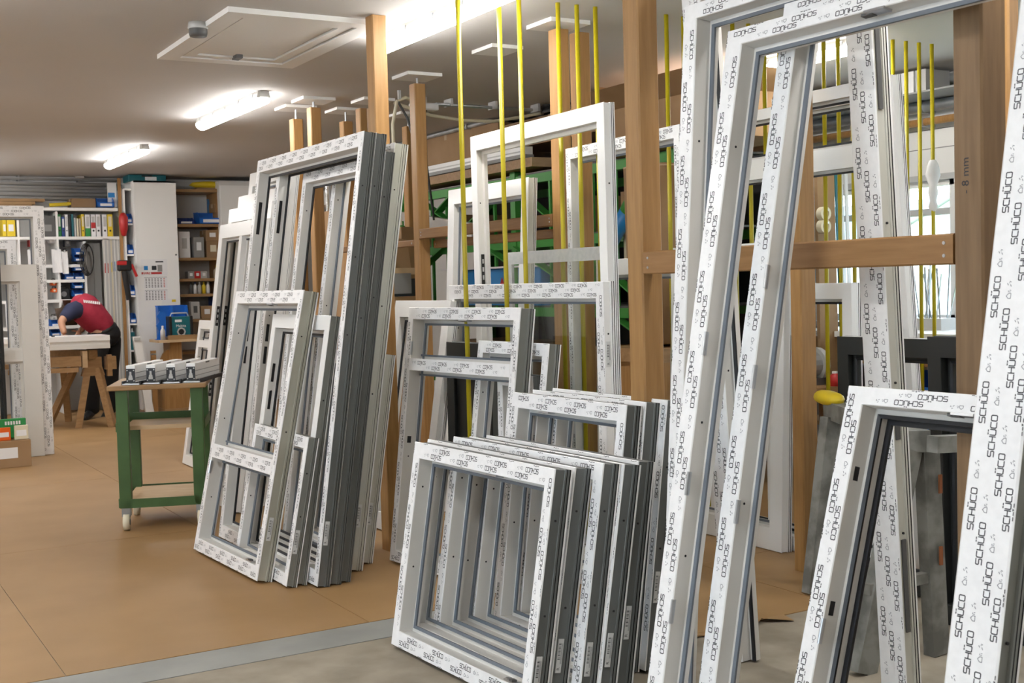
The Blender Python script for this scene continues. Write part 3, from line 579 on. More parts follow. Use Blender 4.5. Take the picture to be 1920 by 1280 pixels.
# ================================================================== GREEN TROLLEY
tr = thing('green_trolley', 'green steel workshop trolley with wooden shelves on castors', 'trolley', (1.685, 7.58, .004), math.radians(-20))
LW, LD, HT = .44, .52, .885; ZB = .135
for x in (0, LW):
    for yv in (0, LD):
        MB().box(x-.036, x+.036, yv-.03, yv+.03, ZB, HT-.03, 'green_paint').build('leg', tr, bevel=.004)
        w_ = MB(); w_.cyl((x-.018, yv-.02, .05), (x+.018, yv-.02, .05), .05, 'cream', 20); wo = w_.build('castor', tr, True)
        MB().box(x-.026, x+.026, yv-.03, yv+.03, .085, ZB, 'mid_grey').build('fork', wo); MB().cyl((x-.022, yv-.02, .05), (x+.022, yv-.02, .05), .018, 'mid_grey', 12).build('hub', wo)
for z in (ZB, .60):
    for q in ((0, LW, -.03, -.022), (0, LW, LD+.022, LD+.03), (-.045, -.037, 0, LD), (LW+.037, LW+.045, 0, LD)):
        if z > .3 and q[2] < 0: continue
        MB().box(*q, z, z+.055, 'green_paint').build('frame_rail', tr)
MB().box(.0, LW, .0, LD, ZB+.02, ZB+.048, 'ply').build('shelf_board', tr); MB().box(0, LW, 0, .006, ZB+.02, ZB+.05, 'beech_flat').build('edge_strip', tr)
MB().box(.0, LW, .08, LD, .60, .625, 'ply').build('shelf_board', tr); MB().box(.0, LW, LD-.05, LD-.04, .625, .67, 'green_paint').build('back_lip', tr)
MB().box(-.08, LW+.06, -.06, LD+.10, HT-.03, HT, 'beech_flat').build('table_top', tr, bevel=.006)
for i in range(4):
    lx = .06+i*.118
    p = thing('profile_offcut', ORD[i]+' aluminium profile offcut from the left lying on the green trolley', 'profile', (0, 0, 0), 0, 'profile offcuts on the trolley')
    p.matrix_world = Matrix.Translation((1.685, 7.58, .004)) @ Matrix.Rotation(math.radians(-20), 4, 'Z') @ Matrix.Translation((lx, -.03, HT+.002)) @ Matrix.Rotation(math.radians(-12), 4, 'Z')
    L = .55; a = .028
    MB().box(-a, a, 0, L, .018, .118, 'pvc_white').build('box_profile', p, bevel=.003)
    MB().box(-a-.026, a+.026, 0, L, .0, .008, 'alu').build('foot_flange', p); MB().box(-a-.03, -a-.02, 0, L, 0, .022, 'gasket_black').build('seal', p); MB().box(a+.02, a+.03, 0, L, 0, .022, 'gasket_black').build('seal', p)
    e = MB().box(-a+.001, a-.001, -.004, .001, .012, .098, 'gasket_black').build('end_plug', p)
    m = MB(); m.cyl((0, -.006, .05), (0, -.003, .05), .011, 'light_grey', 12); m.box(-.013, .013, -.006, -.003, .03, .045, 'light_grey'); m.box(-.006, .006, -.006, -.003, .05, .08, 'light_grey')
    for sx in (-1, 1):
        for zz in (.025, .088): m.cyl((sx*.02, -.006, zz), (sx*.02, -.003, zz), .004, 'light_grey', 8)
    m.build('plug_cavity', e)
    for zz in (.07, .04): MB().box(a, a+.0025, 0, L, zz, zz+.004, 'mid_grey').build('groove', p)
    MB().box(a-.012, a+.004, L*.42, L*.55, .106, .116, 'dark_grey').build('notch', p)

# ================================================================== FRAMES STANDING AT THE LEFT EDGE
def flat_frame(label, x, y, W, H, film, tr=(), fw=.075, **k):
    """frame facing the camera side (-y): its near end is at the right"""
    return frame(label, [x, y, -90, W, H, 0], fw=fw, film=film, tr=tr, **k)
flat_frame('tall printed frame standing upright at the left edge', 1.965, 11.62, .98, 2.245, 1, fw=.10, K=.95, D=.07, group='frames at the left edge')
flat_frame('grey-white door sash standing in front of the printed frame at the left edge', 1.875, 11.56, .86, 1.72, 0, fw=.15, K=1, tr=((.86, .10),), D=.045, body='pvc_in', side='pvc_in', gk=None, group='frames at the left edge', name='door_casement')
frame('slim printed frame seen through the sash at the left edge', [1.735, 11.75, -80, .7, 1.95, 4], fw=.08, K=1, D=.06, group='frames at the left edge')
flat_frame('black frame cut off by the left picture edge', 1.55, 11.40, .5, 1.85, 0, fw=.03, D=.06, body='pvc_black', side='pvc_black', inner='pvc_black', gk=None, group='dark frames', name='dark_casement')
cb = carton('open cardboard box of packets on the floor at the left edge', 1.28, 1.665, 10.95, 11.25, .004, .23, flaps=False, tape=False, note='paper')
for i, (x, m, hh, lab) in enumerate(((1.30, 'paper', .30, 'white packet'), (1.42, 'orange', .31, 'orange packet'), (1.56, 'cream', .32, 'cream packet'))):
    t = thing('packet', lab+' standing in the cardboard box at the left edge', 'packet', (x+.04, 11.0, .232), 0, 'packets in the cardboard box'); MB().box(-.055, .055, -.01, .015, 0, hh-.2, m).build('sleeve', t, bevel=.004); MB().box(-.04, .04, -.012, -.01, .03, hh-.24, 'paper').build('print', t)
t = thing('green_packet', 'flat green packet lying across the cardboard box', 'packet', (1.47, 11.14, .235), 0); MB().box(-.2, .19, -.02, .02, .0, .165, 'green').build('sleeve', t, bevel=.006); m = MB()
for k in range(6): m.box(.02+k*.022, .034+k*.022, -.0225, -.0205, .115, .145, 'white_print')
m.build('print_strip', t)

# ================================================================== WORKBENCH AND PERSON
sw = thing('sawhorse', 'wooden sawhorse with two splayed legs under the long white profile', 'sawhorse', (0, 0, .004))
S1, S2, ST = (2.57, 13.68, 0), (2.90, 13.55, 0), (2.74, 13.66, .62)
MB().beam((2.69, 13.66, .64), S1, .07, .07, 'beech_flat').build('leg', sw); MB().beam((2.79, 13.64, .64), S2, .07, .07, 'beech_flat').build('leg', sw)
MB().beam((2.62, 13.95, .66), (2.35, 14.2, 0), .07, .06, 'beech_flat').build('leg', sw); MB().beam((2.55, 14.3, .66), (2.62, 14.5, 0), .07, .06, 'beech_flat').build('leg', sw)
MB().prism([(-.12, 0), (.12, 0), (.09, .10), (.09, .2), (-.09, .2), (-.09, .10)], lambda a, b, h: (2.74+a, 13.62+h, .56+b), 0, .09, 'beech_flat').build('head_block', sw)
MB().beam((2.74, 13.6, .79), (2.15, 14.6, .79), .12, .10, 'beech_flat').build('beam', sw); MB().box(2.87, 2.98, 13.6, 13.7, .62, .76, 'beech_flat').build('vice_block', sw); MB().box(2.88, 2.93, 13.58, 13.64, .55, .78, 'beech_flat').build('vice_jaw', sw)
sw2 = thing('wooden_clamp_bar', 'long wooden clamping bar under the white profile on the sawhorse', 'clamp', (0, 0, 0)); MB().beam((2.62, 13.62, .73), (1.7, 13.85, .73), .10, .11, 'beech_flat').build('bar', sw2); MB().beam((2.58, 13.58, .64), (1.9, 13.76, .64), .05, .05, 'beech_flat').build('lower_bar', sw2); MB().box(2.62, 2.67, 13.55, 13.72, .66, .84, 'ply').build('jaw', sw2)
pf = thing('profile_assembly', 'long white profile frame lying across the sawhorse bench', 'profile', (0, 0, 0)); 
for k, (z0, z1, e) in enumerate(((.86, .905, .0), (.905, .945, .012), (.945, 1.0, .0))): MB().hexa([(1.3, 13.72+e, z0), (2.90, 13.50+e, z0), (2.90, 13.95, z0), (1.3, 14.2, z0), (1.3, 13.72+e, z1), (2.90, 13.50+e, z1), (2.90, 13.95, z1), (1.3, 14.2, z1)], 'pvc_in' if k != 2 else 'pvc_white').build('profile_layer', pf)
for x, yv in ((2.30, 13.72), (2.36, 13.71), (2.10, 13.72)): MB().box(x-.015, x+.015, yv, yv+.06, 1.0, 1.012, 'black').build('fitting', pf)

def skin_mesh(name, pts, edges, rad, m, parent, root=0, sub=2):
    me = bpy.data.meshes.new(name); me.from_pydata(pts, edges, []); me.materials.append(MATS[m]); o = bpy.data.objects.new(name, me); COL.objects.link(o); o.parent = parent
    sm = o.modifiers.new('skin', 'SKIN'); sm.use_smooth_shade = True
    sv = me.skin_vertices[0].data if me.skin_vertices else None
    if sv is None:
        bm = bmesh.new(); bm.from_mesh(me); bm.verts.layers.skin.verify(); bm.to_mesh(me); bm.free(); sv = me.skin_vertices[0].data
    for i, r in enumerate(rad): sv[i].radius = (r if isinstance(r, tuple) else (r, r)); sv[i].use_root = (i == root)
    s = o.modifiers.new('sub', 'SUBSURF'); s.levels = sub; s.render_levels = sub; return o
pe = thing('person', 'person in red shirt and black trousers bending over the bench', 'person', (3.0, 14.75, .004))
def B(px, py, Y): x, yv, z = AT(px, py, Y=Y); return (x-3.0, yv-14.75, z-.004)
pel, wai, ch, nk = B(196, 628, 14.72), B(186, 606, 14.70), B(158, 578, 14.66), B(142, 575, 14.72)
hd = B(131, 586, 14.86); sL, eL, hL = B(135, 582, 14.5), B(114, 602, 14.42), B(121, 627, 14.35); sR, eR, hR = B(168, 566, 14.88), B(166, 600, 15.05), B(150, 622, 14.9)
hpL, hpR = B(186, 640, 14.62), B(206, 636, 14.82); kL, kR = B(172, 708, 14.60), B(206, 705, 14.85); aL, aR = B(172, 772, 14.66), B(206, 770, 14.90); tL, tR = B(163, 781, 14.55), B(198, 780, 14.80)
V_ = [pel, wai, ch, nk, hd, sL, eL, hL, sR, eR, hR, hpL, kL, aL, tL, hpR, kR, aR, tR]
skin_mesh('body', V_, [(0, 1), (1, 2), (2, 3), (3, 4), (2, 5), (5, 6), (6, 7), (2, 8), (8, 9), (9, 10), (0, 11), (11, 12), (12, 13), (13, 14), (0, 15), (15, 16), (16, 17), (17, 18)],
          [.13, .13, .15, .06, .095, .06, .045, .032, .06, .045, .032, .085, .06, .045, .035, .085, .06, .045, .035], 'skin', pe)
for hp, el in ((hL, eL), (hR, eR)):           # hands: palm and five fingers resting on the bench
    d = (Vector(hp)-Vector(el)).normalized(); sd = d.cross(Vector((0, 1, 0))).normalized(); hpv = Vector(hp); pts, ed, rd_ = [tuple(hpv), tuple(hpv+d*.05)], [(0, 1)], [.03, .034]
    for k in range(5):
        off = sd*((k-2)*.017); base = hpv+d*(.03 if k == 0 else .06)+off; i0 = len(pts); l_ = (.045, .065, .075, .07, .055)[k]
        pts += [tuple(base), tuple(base+d*l_*.5+off*(.9 if k == 0 else .1)), tuple(base+d*l_*.8+off*(1.2 if k == 0 else .1)+Vector((-.015, -.01, 0)))]; ed += [(1, i0), (i0, i0+1), (i0+1, i0+2)]; rd_ += [.011, .0095, .008]
    skin_mesh('hand', pts, ed, rd_, 'skin', pe, 0, 1)
lerp = lambda a, b, t: tuple(a[i]+(b[i]-a[i])*t for i in range(3))
MB().loft([lerp(wai, pel, .55), wai, lerp(wai, ch, .5), ch, lerp(ch, nk, .55), lerp(nk, hd, .15)], [.16, .175, .19, .195, .165, .10], 'red_shirt', 20, .92).build('red_vest', pe, True)
for s_, e_, in ((sL, eL), (sR, eR)): MB().loft([lerp(s_, ch, .5), s_, lerp(s_, e_, .62)], [.105, .092, .07], 'navy_cloth').build('navy_sleeve', pe, True)
tz = MB(); tz.loft([lerp(pel, wai, .45), pel, lerp(hpL, hpR, .5)], [.172, .185, .16], 'black_cloth', 18); tz.loft([lerp(hpL, pel, .3), hpL, kL, lerp(kL, aL, .97)], [.135, .13, .10, .085], 'black_cloth'); tz.loft([lerp(hpR, pel, .3), hpR, kR, lerp(kR, aR, .97)], [.135, .13, .10, .085], 'black_cloth'); tz.build('trousers', pe, True)
MB().loft([lerp(pel, wai, .40), lerp(pel, wai, .52)], [.176, .176], 'black', 18).build('belt', pe, True)
for a_, t_ in ((aL, tL), (aR, tR)): MB().loft([lerp(a_, t_, -.2), lerp(a_, t_, .5), lerp(a_, t_, 1.6)], [.05, .05, .042], 'black').build('shoe', pe, True)
skin_mesh('hair', [lerp(nk, hd, .75), hd, lerp(nk, hd, 1.35)], [(0, 1), (1, 2)], [.085, .112, .075], 'hair', pe, 1)
fc = MB(); hv = Vector(hd); fd = (Vector(hd)-Vector(nk)).normalized()
fc.cyl(tuple(hv+Vector((0, .06, -.09))), tuple(hv+Vector((0, .08, -.125))), .018, 'skin', 8, r2=.008); fc.build('nose', pe)
for s_ in (-1, 1): MB().lathe([(0, -.012), (.012, 0), (0, .012)], tuple(hv+fd*.01+Vector((s_*.035, .06, -.085))), 'black', 8).build('eye', pe); MB().lathe([(0, -.02), (.016, 0), (0, .02)], tuple(hv+Vector((s_*.1, .0, -.03))), 'skin', 8).build('ear', pe)
m = MB(); c0, c1 = Vector(B(157, 567, 14.46)), Vector(B(189, 571, 14.50))
for k in range(9):
    a = c0.lerp(c1, k/9); b = c0.lerp(c1, (k+.7)/9); m.hexa([tuple(a+Vector((0, -.004, 0))), tuple(b+Vector((0, -.004, 0))), tuple(b), tuple(a), tuple(a+Vector((0, -.004+.02, .032))), tuple(b+Vector((0, .016, .032))), tuple(b+Vector((0, .02, .03))), tuple(a+Vector((0, .02, .03)))], 'white_print')
m.build('shirt_print', pe)

# ================================================================== BACK WALL: pipes, shelves, binders
for i, (py, r) in enumerate(((324, .018), (333, .016), (342, .022), (349, .022), (355, .026), (362, .026), (369, .02))):
    x, yv, z = AT(100, py, Y=15.8); t = thing('wall_pipe', ORD[i]+' grey pipe from the ceiling along the back wall', 'pipe', (0, 15.8, z), 0, 'pipes along the back wall')
    MB().cyl((-2, 0, 0), (3.55+.03*i, 0, -.02), r, 'light_grey', 12).build('pipe', t, True)
    for xx in (2.4, 3.1): MB().box(xx-.012, xx+.012, -.005, .1, -r-.006, r+.006, 'mid_grey').build('bracket', t)
t = thing('junction_box', 'grey junction box on the uppermost back wall pipe', 'junction box', (0, 0, 0)); x, yv, z = AT(149, 329, Y=15.74); MB().box(x-.05, x+.05, yv-.03, yv+.02, z-.035, z+.035, 'light_grey').build('case', t, bevel=.008); MB().cyl((x+.05, yv, z), (x+.08, yv, z), .012, 'mid_grey').build('gland', t)
YB = 15.45
def P2(px, py, Y=YB): q = AT(px, py, Y=Y); return q[0], q[2]
sh = thing('white_shelf_unit', 'white shelf unit with binders along the back wall', 'shelf')
xl = 1.2; xr = P2(221, 392)[0]
for py in (392, 446, 498, 526, 563, 612, 660):
    z = P2(150, py)[1]; x1 = xr if py < 450 else P2(159, py)[0]; MB().box(xl, x1, YB, WY, z-.018, z+.018, 'white_board').build('shelf_board', sh)
for px in (35, 108, 158): 
    x = P2(px, 445)[0]; zt = P2(px, 396)[1] if px < 150 else P2(px, 452)[1]; MB().box(x-.012, x+.012, YB+.005, WY, .004, zt, 'white_board').build('upright', sh)
for px in (-28, -60): x = P2(px, 445)[0]; MB().box(x-.012, x+.012, YB+.005, WY, .004, 2.4, 'white_board').build('upright', sh)
BIN = [(110, 7, 'green', .0, 'green'), (117.5, 6, 'blue_dark', .03, 'dark blue'), (124, 6, 'paper', 0, 'white and blue'), (130.5, 5, 'black', 0, 'black'), (136, 4.5, 'teal', .0, 'teal'), (141, 4, 'light_grey', .04, 'light grey'), (145.5, 4, 'cream', .05, 'cream'), (150, 4, 'beige', .05, 'beige'), (154.5, 6, 'yellow', 0, 'yellow and blue'),
       (161.5, 10, 'paper', 0, 'white with green base'), (172.5, 9, 'paper', 0, 'white with red label'), (182, 9, 'paper', 0, 'plain white'), (194, 9, 'paper', 0, 'white beside the yellow'), (203.5, 10, 'yellow', 0, 'bright yellow')]
for i, (px, wpx, m, dz, nm) in enumerate(BIN):
    x0, z = P2(px, 446); x1 = P2(px+wpx, 446)[0]; z0 = z+.02; zt = P2(px, 398)[1]-.022-dz
    t = thing('binder', nm+' binder, '+ORD[i]+' from the left on the shelf', 'binder', ((x0+x1)/2, YB+.03, z0), 0, 'binders on the back shelf'); a = (x1-x0)/2-.002
    MB().box(-a, a, 0, .27, 0, zt-z0, m).build('cover', t, bevel=.003)
    if wpx > 5: MB().cyl((0, -.001, .07), (0, .004, .07), min(.012, a*.5), 'slot_black', 12).build('finger_hole', t); MB().box(-a*.6, a*.6, -.0015, 0, (zt-z0)*.45, (zt-z0)*.9, {'paper': 'light_grey', 'yellow': 'cream'}.get(m, 'paper')).build('spine_label', t)
    if 'green base' in nm: MB().box(-a, a, -.002, 0, 0, .1, 'green').build('base_band', t)
    if 'red label' in nm: MB().box(-a, a, -.002, 0, .1, .17, 'red').build('red_band', t)
for i, (px, w_, py0, py1, m, nm) in enumerate(((36, 34, 403, 441, 'mid_grey', 'large grey file box'), (71, 34, 404, 441, 'dark_grey', 'darker grey file box'), (6, 7, 406, 430, 'yellow', 'slim yellow packet'), (14, 16, 405, 430, 'yellow', 'wide yellow packet'))):
    x0, z0 = P2(px, 443); x1 = P2(px+w_, 443)[0]; zt = P2(px, py0)[1]; z0 = P2(px, 446)[1]+.02
    t = thing('file_box', nm+' on the top white shelf behind the printed frame', 'box', ((x0+x1)/2, YB+.02, z0), 0, 'boxes on the top white shelf'); a = (x1-x0)/2; MB().box(-a, a, 0, .3, 0, zt-z0, m).build('case', t, bevel=.004); MB().box(-a*.6, a*.6, -.002, 0, .06, .14, 'paper' if m == 'yellow' else 'mid_grey').build('front_label', t)
for i, (px, py) in enumerate(((148, 478), (148, 490), (130, 524), (147, 508), (147, 524), (146, 541), (146, 556), (104, 630), (104, 612))):
    x, z = P2(px, py, 15.5); bin_(ORD[i]+' small blue bin from the top on the back wall shelves', x, 15.56, z, .115, .2, .085)
# clutter on the white shelves
for i, (px, py, m, nm, w_, hh) in enumerate(((103, 535, 'orange', 'orange tool case', .06, .06), (104, 548, 'orange', 'lower orange tool case', .06, .05), (122, 560, 'black', 'black machine on the middle white shelf', .13, .13), (129, 462, 'dark_grey', 'dark canister under the binders', .07, .12), (125, 485, 'dark_grey', 'dark box among the blue bins', .06, .1), (103, 600, 'light_grey', 'pale grey meter box', .07, .05), (66, 462, 'red', 'red extension reel behind the printed frame', .12, .14), (100, 455, 'paper', 'white carton right of the red reel', .07, .12))):
    x, z = P2(px, py, 15.5); t = thing('shelf_item', nm+' on the back shelves', 'tool box', (x, 15.55, z), 0, 'small things on the back shelves'); MB().box(-w_/2, w_/2, 0, .15, 0, hh, m).build('case', t, bevel=.012); MB().cyl((0, -.004, hh*.45), (0, .002, hh*.45), min(w_, hh)*.25, 'cream' if m in ('red', 'orange') else 'mid_grey', 14).build('front_knob', t); MB().tube([(-w_*.3, .05, hh), (-w_*.25, .05, hh+.02), (w_*.25, .05, hh+.02), (w_*.3, .05, hh)], .005, 'black', 6).build('handle', t)
for i, (px, wpx, py0, py1) in enumerate(((97, 20, 467, 511), (116, 13, 471, 513), (52, 13, 468, 497), (66, 10, 468, 497), (10, 17, 568, 614))):
    x0, z1 = P2(px, py0, 15.415); x1, z0 = P2(px+wpx, py1, 15.415); t = thing('paper_sheet', ORD[i]+' sheet of white paper hung on the white shelf front', 'paper', ((x0+x1)/2, 15.415, z0), 0, 'papers hung on the shelves'); a = (x1-x0)/2; q = MB()
    for k in range(4):
        u0, u1 = -a+k*a/2, -a+(k+1)*a/2; q.hexa([(u0, .012*math.sin(k), 0), (u1, .012*math.sin(k+1), 0), (u1, .012*math.sin(k+1)+.001, 0), (u0, .012*math.sin(k)+.001, 0), (u0, .03, z1-z0), (u1, .03, z1-z0), (u1, .031, z1-z0), (u0, .031, z1-z0)], 'paper')
    q.build('sheet', t); MB().box(-.01, .01, .018, .05, z1-z0-.01, z1-z0+.012, 'steel').build('clip', t)
# things on top of the white shelf
zt = P2(150, 388)[1]
for i, (py, x1p) in enumerate(((371, 84), (377, 66), (383, 60))):
    x1, z = P2(x1p, py, 15.6); t = thing('wooden_plank', ORD[i]+' brown plank from the top lying on the white shelf unit', 'plank', (0, 15.6, 0), 0, 'planks on the white shelf'); MB().box(1.0, x1, 0, .16, zt+.0+(2-i)*.036, zt+.034+(2-i)*.036, 'beech_flat').build('board', t, bevel=.003)
x, _ = P2(155, 388, 15.6); carton('squashed cardboard box on top of the white shelf', x-.14, x+.14, 15.52, 15.8, zt+.002, zt+.11)
x, _ = P2(195, 388, 15.6); bin_('blue bin on top of the white shelf', x, 15.6, zt+.002, .2, .25, .12)
x, _ = P2(117, 386, 15.6); t = thing('caulking_gun', 'yellow and black caulking gun on top of the white shelf', 'tool', (x, 15.6, zt+.03)); MB().cyl((-.15, 0, 0), (.1, 0, .02), .022, 'yellow').build('barrel', t); MB().box(.08, .13, -.015, .015, -.03, .04, 'black').build('handle', t)
x, z = P2(213, 388, 15.55); t = thing('white_offcut_board', 'small white panel leaning on the top of the shelf end', 'panel', (x, 15.6, z)); MB().box(-.055, .055, 0, .02, 0, .3, 'white_board').build('board', t); MB().box(-.05, .03, -.003, 0, .12, .18, 'blue_sheet').build('blue_label', t)
# grey locker, hanging cable, long profiles standing in the corner
x0 = P2(160, 450)[0]+.02; x1 = P2(192, 450)[0]; t = thing('grey_locker', 'grey steel locker at the back wall behind the person', 'locker', ((x0+x1)/2, 15.6, .004)); a = (x1-x0)/2; MB().box(-a, a, 0, .28, 0, 2.07, 'mid_grey').build('case', t); 
for k in (-1, 1): MB().box(k*a/2-a/2+.006, k*a/2+a/2-.006, -.015, 0, .05, 2.04, 'mid_grey').build('door', t)
x, z = P2(168, 485, 15.42); t = thing('cable_bundle', 'black cable bundle hanging between bins and grey locker', 'cable', (x, 15.43, z+.16)); 
for k in range(5): MB().tube([(.05*math.sin(u)*(1+.15*k)-.01*k, -.01*k, -.17-.17*math.cos(u)*(1+.04*k)) for u in [2*math.pi*j/18+math.pi for j in range(19)]], .006, 'black', 6).build('loop', t)
for i, (px, py0, w_, m) in enumerate(((196, 448, 10, 'pvc_in'), (203, 446, 10, 'cream'), (210, 444, 8, 'pvc_white'), (216, 446, 8, 'pvc_in'), (223, 445, 10, 'pvc_white'), (230, 440, 8, 'pvc_in'))):
    x, z = P2(px, py0, 15.5); t = thing('standing_profile', ORD[i]+' long profile bar from the left standing in the back corner', 'profile', (x, 15.45+.01*i, .004), 0, 'profile bars in the back corner'); a = w_*.0031
    MB().box(-a, a, 0, .06, 0, z, m).build('bar', t); MB().box(-a*.4, a*.4, -.004, 0, .02, z-.02, 'light_grey').build('rib', t); MB().box(-a*.7, a*.7, -.003, 0, z*.8, z*.8+.12, ('red', 'yellow', 'blue_sheet', 'paper', 'ink', 'red')[i]).build('colour_mark', t)
# tall white cupboard with calendar, wooden shelf beside it
YC = 15.2
x0, zt = P2(250, 339, YC); x1 = P2(329, 339, YC)[0]
wc = thing('tall_cupboard', 'tall white cupboard front with a calendar on it', 'cupboard', (0, 0, .004)); MB().box(x0, x1, YC, YC+.025, .02, zt, 'white_board').build('door', wc); MB().box(x0-.002, x0+.02, YC+.025, WY-.01, 0, zt, 'white_board').build('side_panel', wc); MB().box(x1-.02, x1, YC+.025, WY-.01, 0, zt, 'white_board').build('side_panel', wc); MB().box(x0, x1, YC, WY-.01, zt-.02, zt, 'white_board').build('top_panel', wc); MB().cyl((x1-.03, YC-.01, 1.9), (x1-.03, YC, 1.9), .01, 'dark_grey').build('lock', wc)
xs0 = P2(236, 400, YC)[0]
ns = thing('narrow_shelf', 'narrow white shelf of blue bins left of the tall cupboard', 'shelf', (0, 0, 0)); MB().box(xs0, xs0+.018, YC+.1, WY, .004, 2.72, 'white_board').build('side_panel', ns)
for i, py in enumerate((355, 420, 478, 555, 608, 658)):
    z = P2(243, py, YC+.1)[1]; MB().box(xs0+.018, x0-.004, YC+.1, WY-.02, z-.01, z+.01, 'white_board').build('shelf_board', ns)
    if 0 < i < 5: bin_(ORD[i-1]+' blue bin from the top in the narrow shelf by the cupboard', (xs0+x0)/2+.01, YC+.2, z+.012, .075, .18, .12)
t = thing('wooden_batten', 'thin upright wooden batten left of the tall cupboard', 'batten', (xs0-.03, YC+.15, .004)); MB().box(-.018, .018, 0, .03, 0, 2.85, 'beech').build('bar', t); MB().box(-.02, .02, -.003, 0, 2.3, 2.32, 'steel').build('bracket', t)
ca = thing('calendar', 'white three-month wall calendar on the tall cupboard', 'calendar', (0, 0, 0)); cx0, cz1 = P2(264, 486, YC); cx1, cz0 = P2(316, 563, YC); Wc, Hc = cx1-cx0, cz1-cz0
ca.location = (cx0, YC-.004, cz0); MB().box(0, Wc, -.002, .003, Hc*.60, Hc, 'paper').build('header_sheet', ca)
for z0, z1 in ((.30, .58), (.0, .27)):
    o = MB().box(Wc*.08, Wc*.98, -.002, .003, Hc*z0, Hc*z1, 'paper').build('month_sheet', ca); m = MB()
    for k in range(7):
        for r in range(6): m.box(Wc*(.14+.115*k), Wc*(.14+.115*k+.05), -.003, -.002, Hc*(z0+.025+.038*r), Hc*(z0+.025+.038*r+.018), 'red' if k == 6 else 'ink')
    m.box(Wc*.10, Wc*.96, -.003, -.002, Hc*(z1-.02), Hc*(z1-.012), 'ink_light'); m.build('date_grid', o)
m = MB(); m.box(0, Wc*.78, -.003, -.002, Hc*.64, Hc*.69, 'red'); m.box(Wc*.1, Wc*.25, -.003, -.002, Hc*.74, Hc*.84, 'blue_sheet'); m.box(Wc*.4, Wc*.58, -.003, -.002, Hc*.74, Hc*.84, 'ink'); m.box(Wc*.62, Wc*.8, -.003, -.002, Hc*.70, Hc*.86, 'mid_grey'); m.box(Wc*.55, Wc*.85, -.003, -.002, Hc*.92, Hc*.95, 'ink'); m.build('header_print', ca)
text_part('year_print', '2024', .055, 'white_print', ca, Matrix.Translation((Wc*.2, -.0042, Hc*.665)) @ Matrix.Rotation(math.pi/2, 4, 'X'))
x, z = P2(322, 566, YC); t = thing('note_sheet', 'note with a yellow sticker below the calendar', 'paper', (x, YC-.004, z-.06)); MB().box(-.12, .06, -.001, .003, 0, .1, 'paper').build('sheet', t); MB().box(.0, .05, -.003, -.001, .06, .09, 'yellow').build('yellow_sticker', t)
x, z = P2(275, 336, YC+.1); t = thing('teal_case', 'teal machine case on top of the tall cupboard', 'case', (x, YC+.1, zt+.002)); MB().box(-.22, .24, 0, .3, 0, .085, 'teal').build('body', t, bevel=.01); MB().box(-.02, .12, -.004, 0, .015, .06, 'paper').build('label', t); MB().box(-.06, .06, -.02, 0, .06, .075, 'black').build('handle', t)
# wooden shelf
YW = 15.4; xa = x1+.005; xb = P2(415, 480, YW)[0]
ws = thing('wooden_shelf', 'open wooden shelf with boxes right of the tall cupboard', 'shelf', (0, 0, 0)); MB().box(xa, xb, WY-.03, WY-.005, .004, 2.8, 'wall_paint').build('back_panel', ws)
WZ = []
for py in (357, 422, 485, 524, 553, 600, 660):
    z = P2(370, py, YW)[1]; WZ.append(z); MB().box(xa, xb, YW, WY-.03, z-.02, z+.015, 'beech_flat').build('shelf_board', ws)
for xx in (xa+.012, xb-.012): MB().box(xx-.012, xx+.012, YW+.01, WY-.03, .004, 2.75, 'beech').build('upright', ws)
x0p = P2(411, 340, YW-.1)[0]; x1p = P2(560, 340, YW-.1)[0]
t = thing('white_cupboard', 'plain white cupboard right of the wooden shelf', 'cupboard', (0, 0, .004)); MB().box(x0p, x1p, YW-.08, WY-.01, 0, P2(430, 340, YW-.1)[1], 'wall_paint').build('case', t); MB().box(x0p+.01, (x0p+x1p)/2-.004, YW-.1, YW-.08, .05, 2.78, 'white_board').build('door', t); MB().box((x0p+x1p)/2+.004, x1p-.01, YW-.1, YW-.08, .05, 2.78, 'white_board').build('door', t)
def onsh(px, k): return P2(px, 422, YW+.1)[0], WZ[k]+.016
x, z = onsh(352, 1); bin_('dark tray with yellow rolls on the second wooden shelf', x-.03, YW+.16, z, .2, .24, .085, 'blue_dark', fill='yellow')
x, z = onsh(392, 1); bin_('large blue bin full of parts on the second wooden shelf', x, YW+.10, z, .32, .26, .15, 'blue_bin', fill='beige')
x, z = onsh(405, 1); carton('small brown box tilted on the large blue bin', x-.03, x+.11, YW+.1, YW+.25, z+.152, z+.26, rz=.2)
x, z = onsh(406, 1); bin_('blue bin at the back of the second wooden shelf', x+.04, YW+.36, z, .12, .12, .34, 'blue_sheet')
x, z = onsh(344, 2); carton('white box of papers on the third wooden shelf', x-.08, x+.06, YW+.05, YW+.3, z, z+.33, 'paper', tape=False, note='light_grey')
x, z = onsh(366, 2); carton('grey box with white label on the third wooden shelf', x-.05, x+.085, YW+.03, YW+.3, z, z+.26, 'mid_grey', tape=False, note='paper')
x, z = onsh(393, 2); carton('lower brown box with torn label on the third wooden shelf', x-.07, x+.1, YW+.03, YW+.3, z, z+.21, note='cream'); carton('upper brown box with label on the third wooden shelf', x-.075, x+.1, YW+.03, YW+.3, z+.212, z+.35, note='paper')
for i, px in enumerate((360, 368, 376, 384, 392)):
    x, z = onsh(px, 4); bottle(ORD[i]+' small bottle from the left on the fifth wooden shelf', x-.05, YW+.08, z, .024, .15, ('dark_grey', 'paper', 'light_grey', 'yellow', 'paper')[i], ('black', 'blue_dark', 'paper', 'yellow', 'paper')[i])
for i, (px, m) in enumerate(((362, 'mid_grey'), (374, 'red'), (386, 'light_grey'))): x, z = onsh(px, 3); carton(('grey', 'red', 'pale')[i]+' packet on the fourth wooden shelf', x-.10, x-.02, YW+.06, YW+.2, z, z+.09, m, tape=False, note='paper')
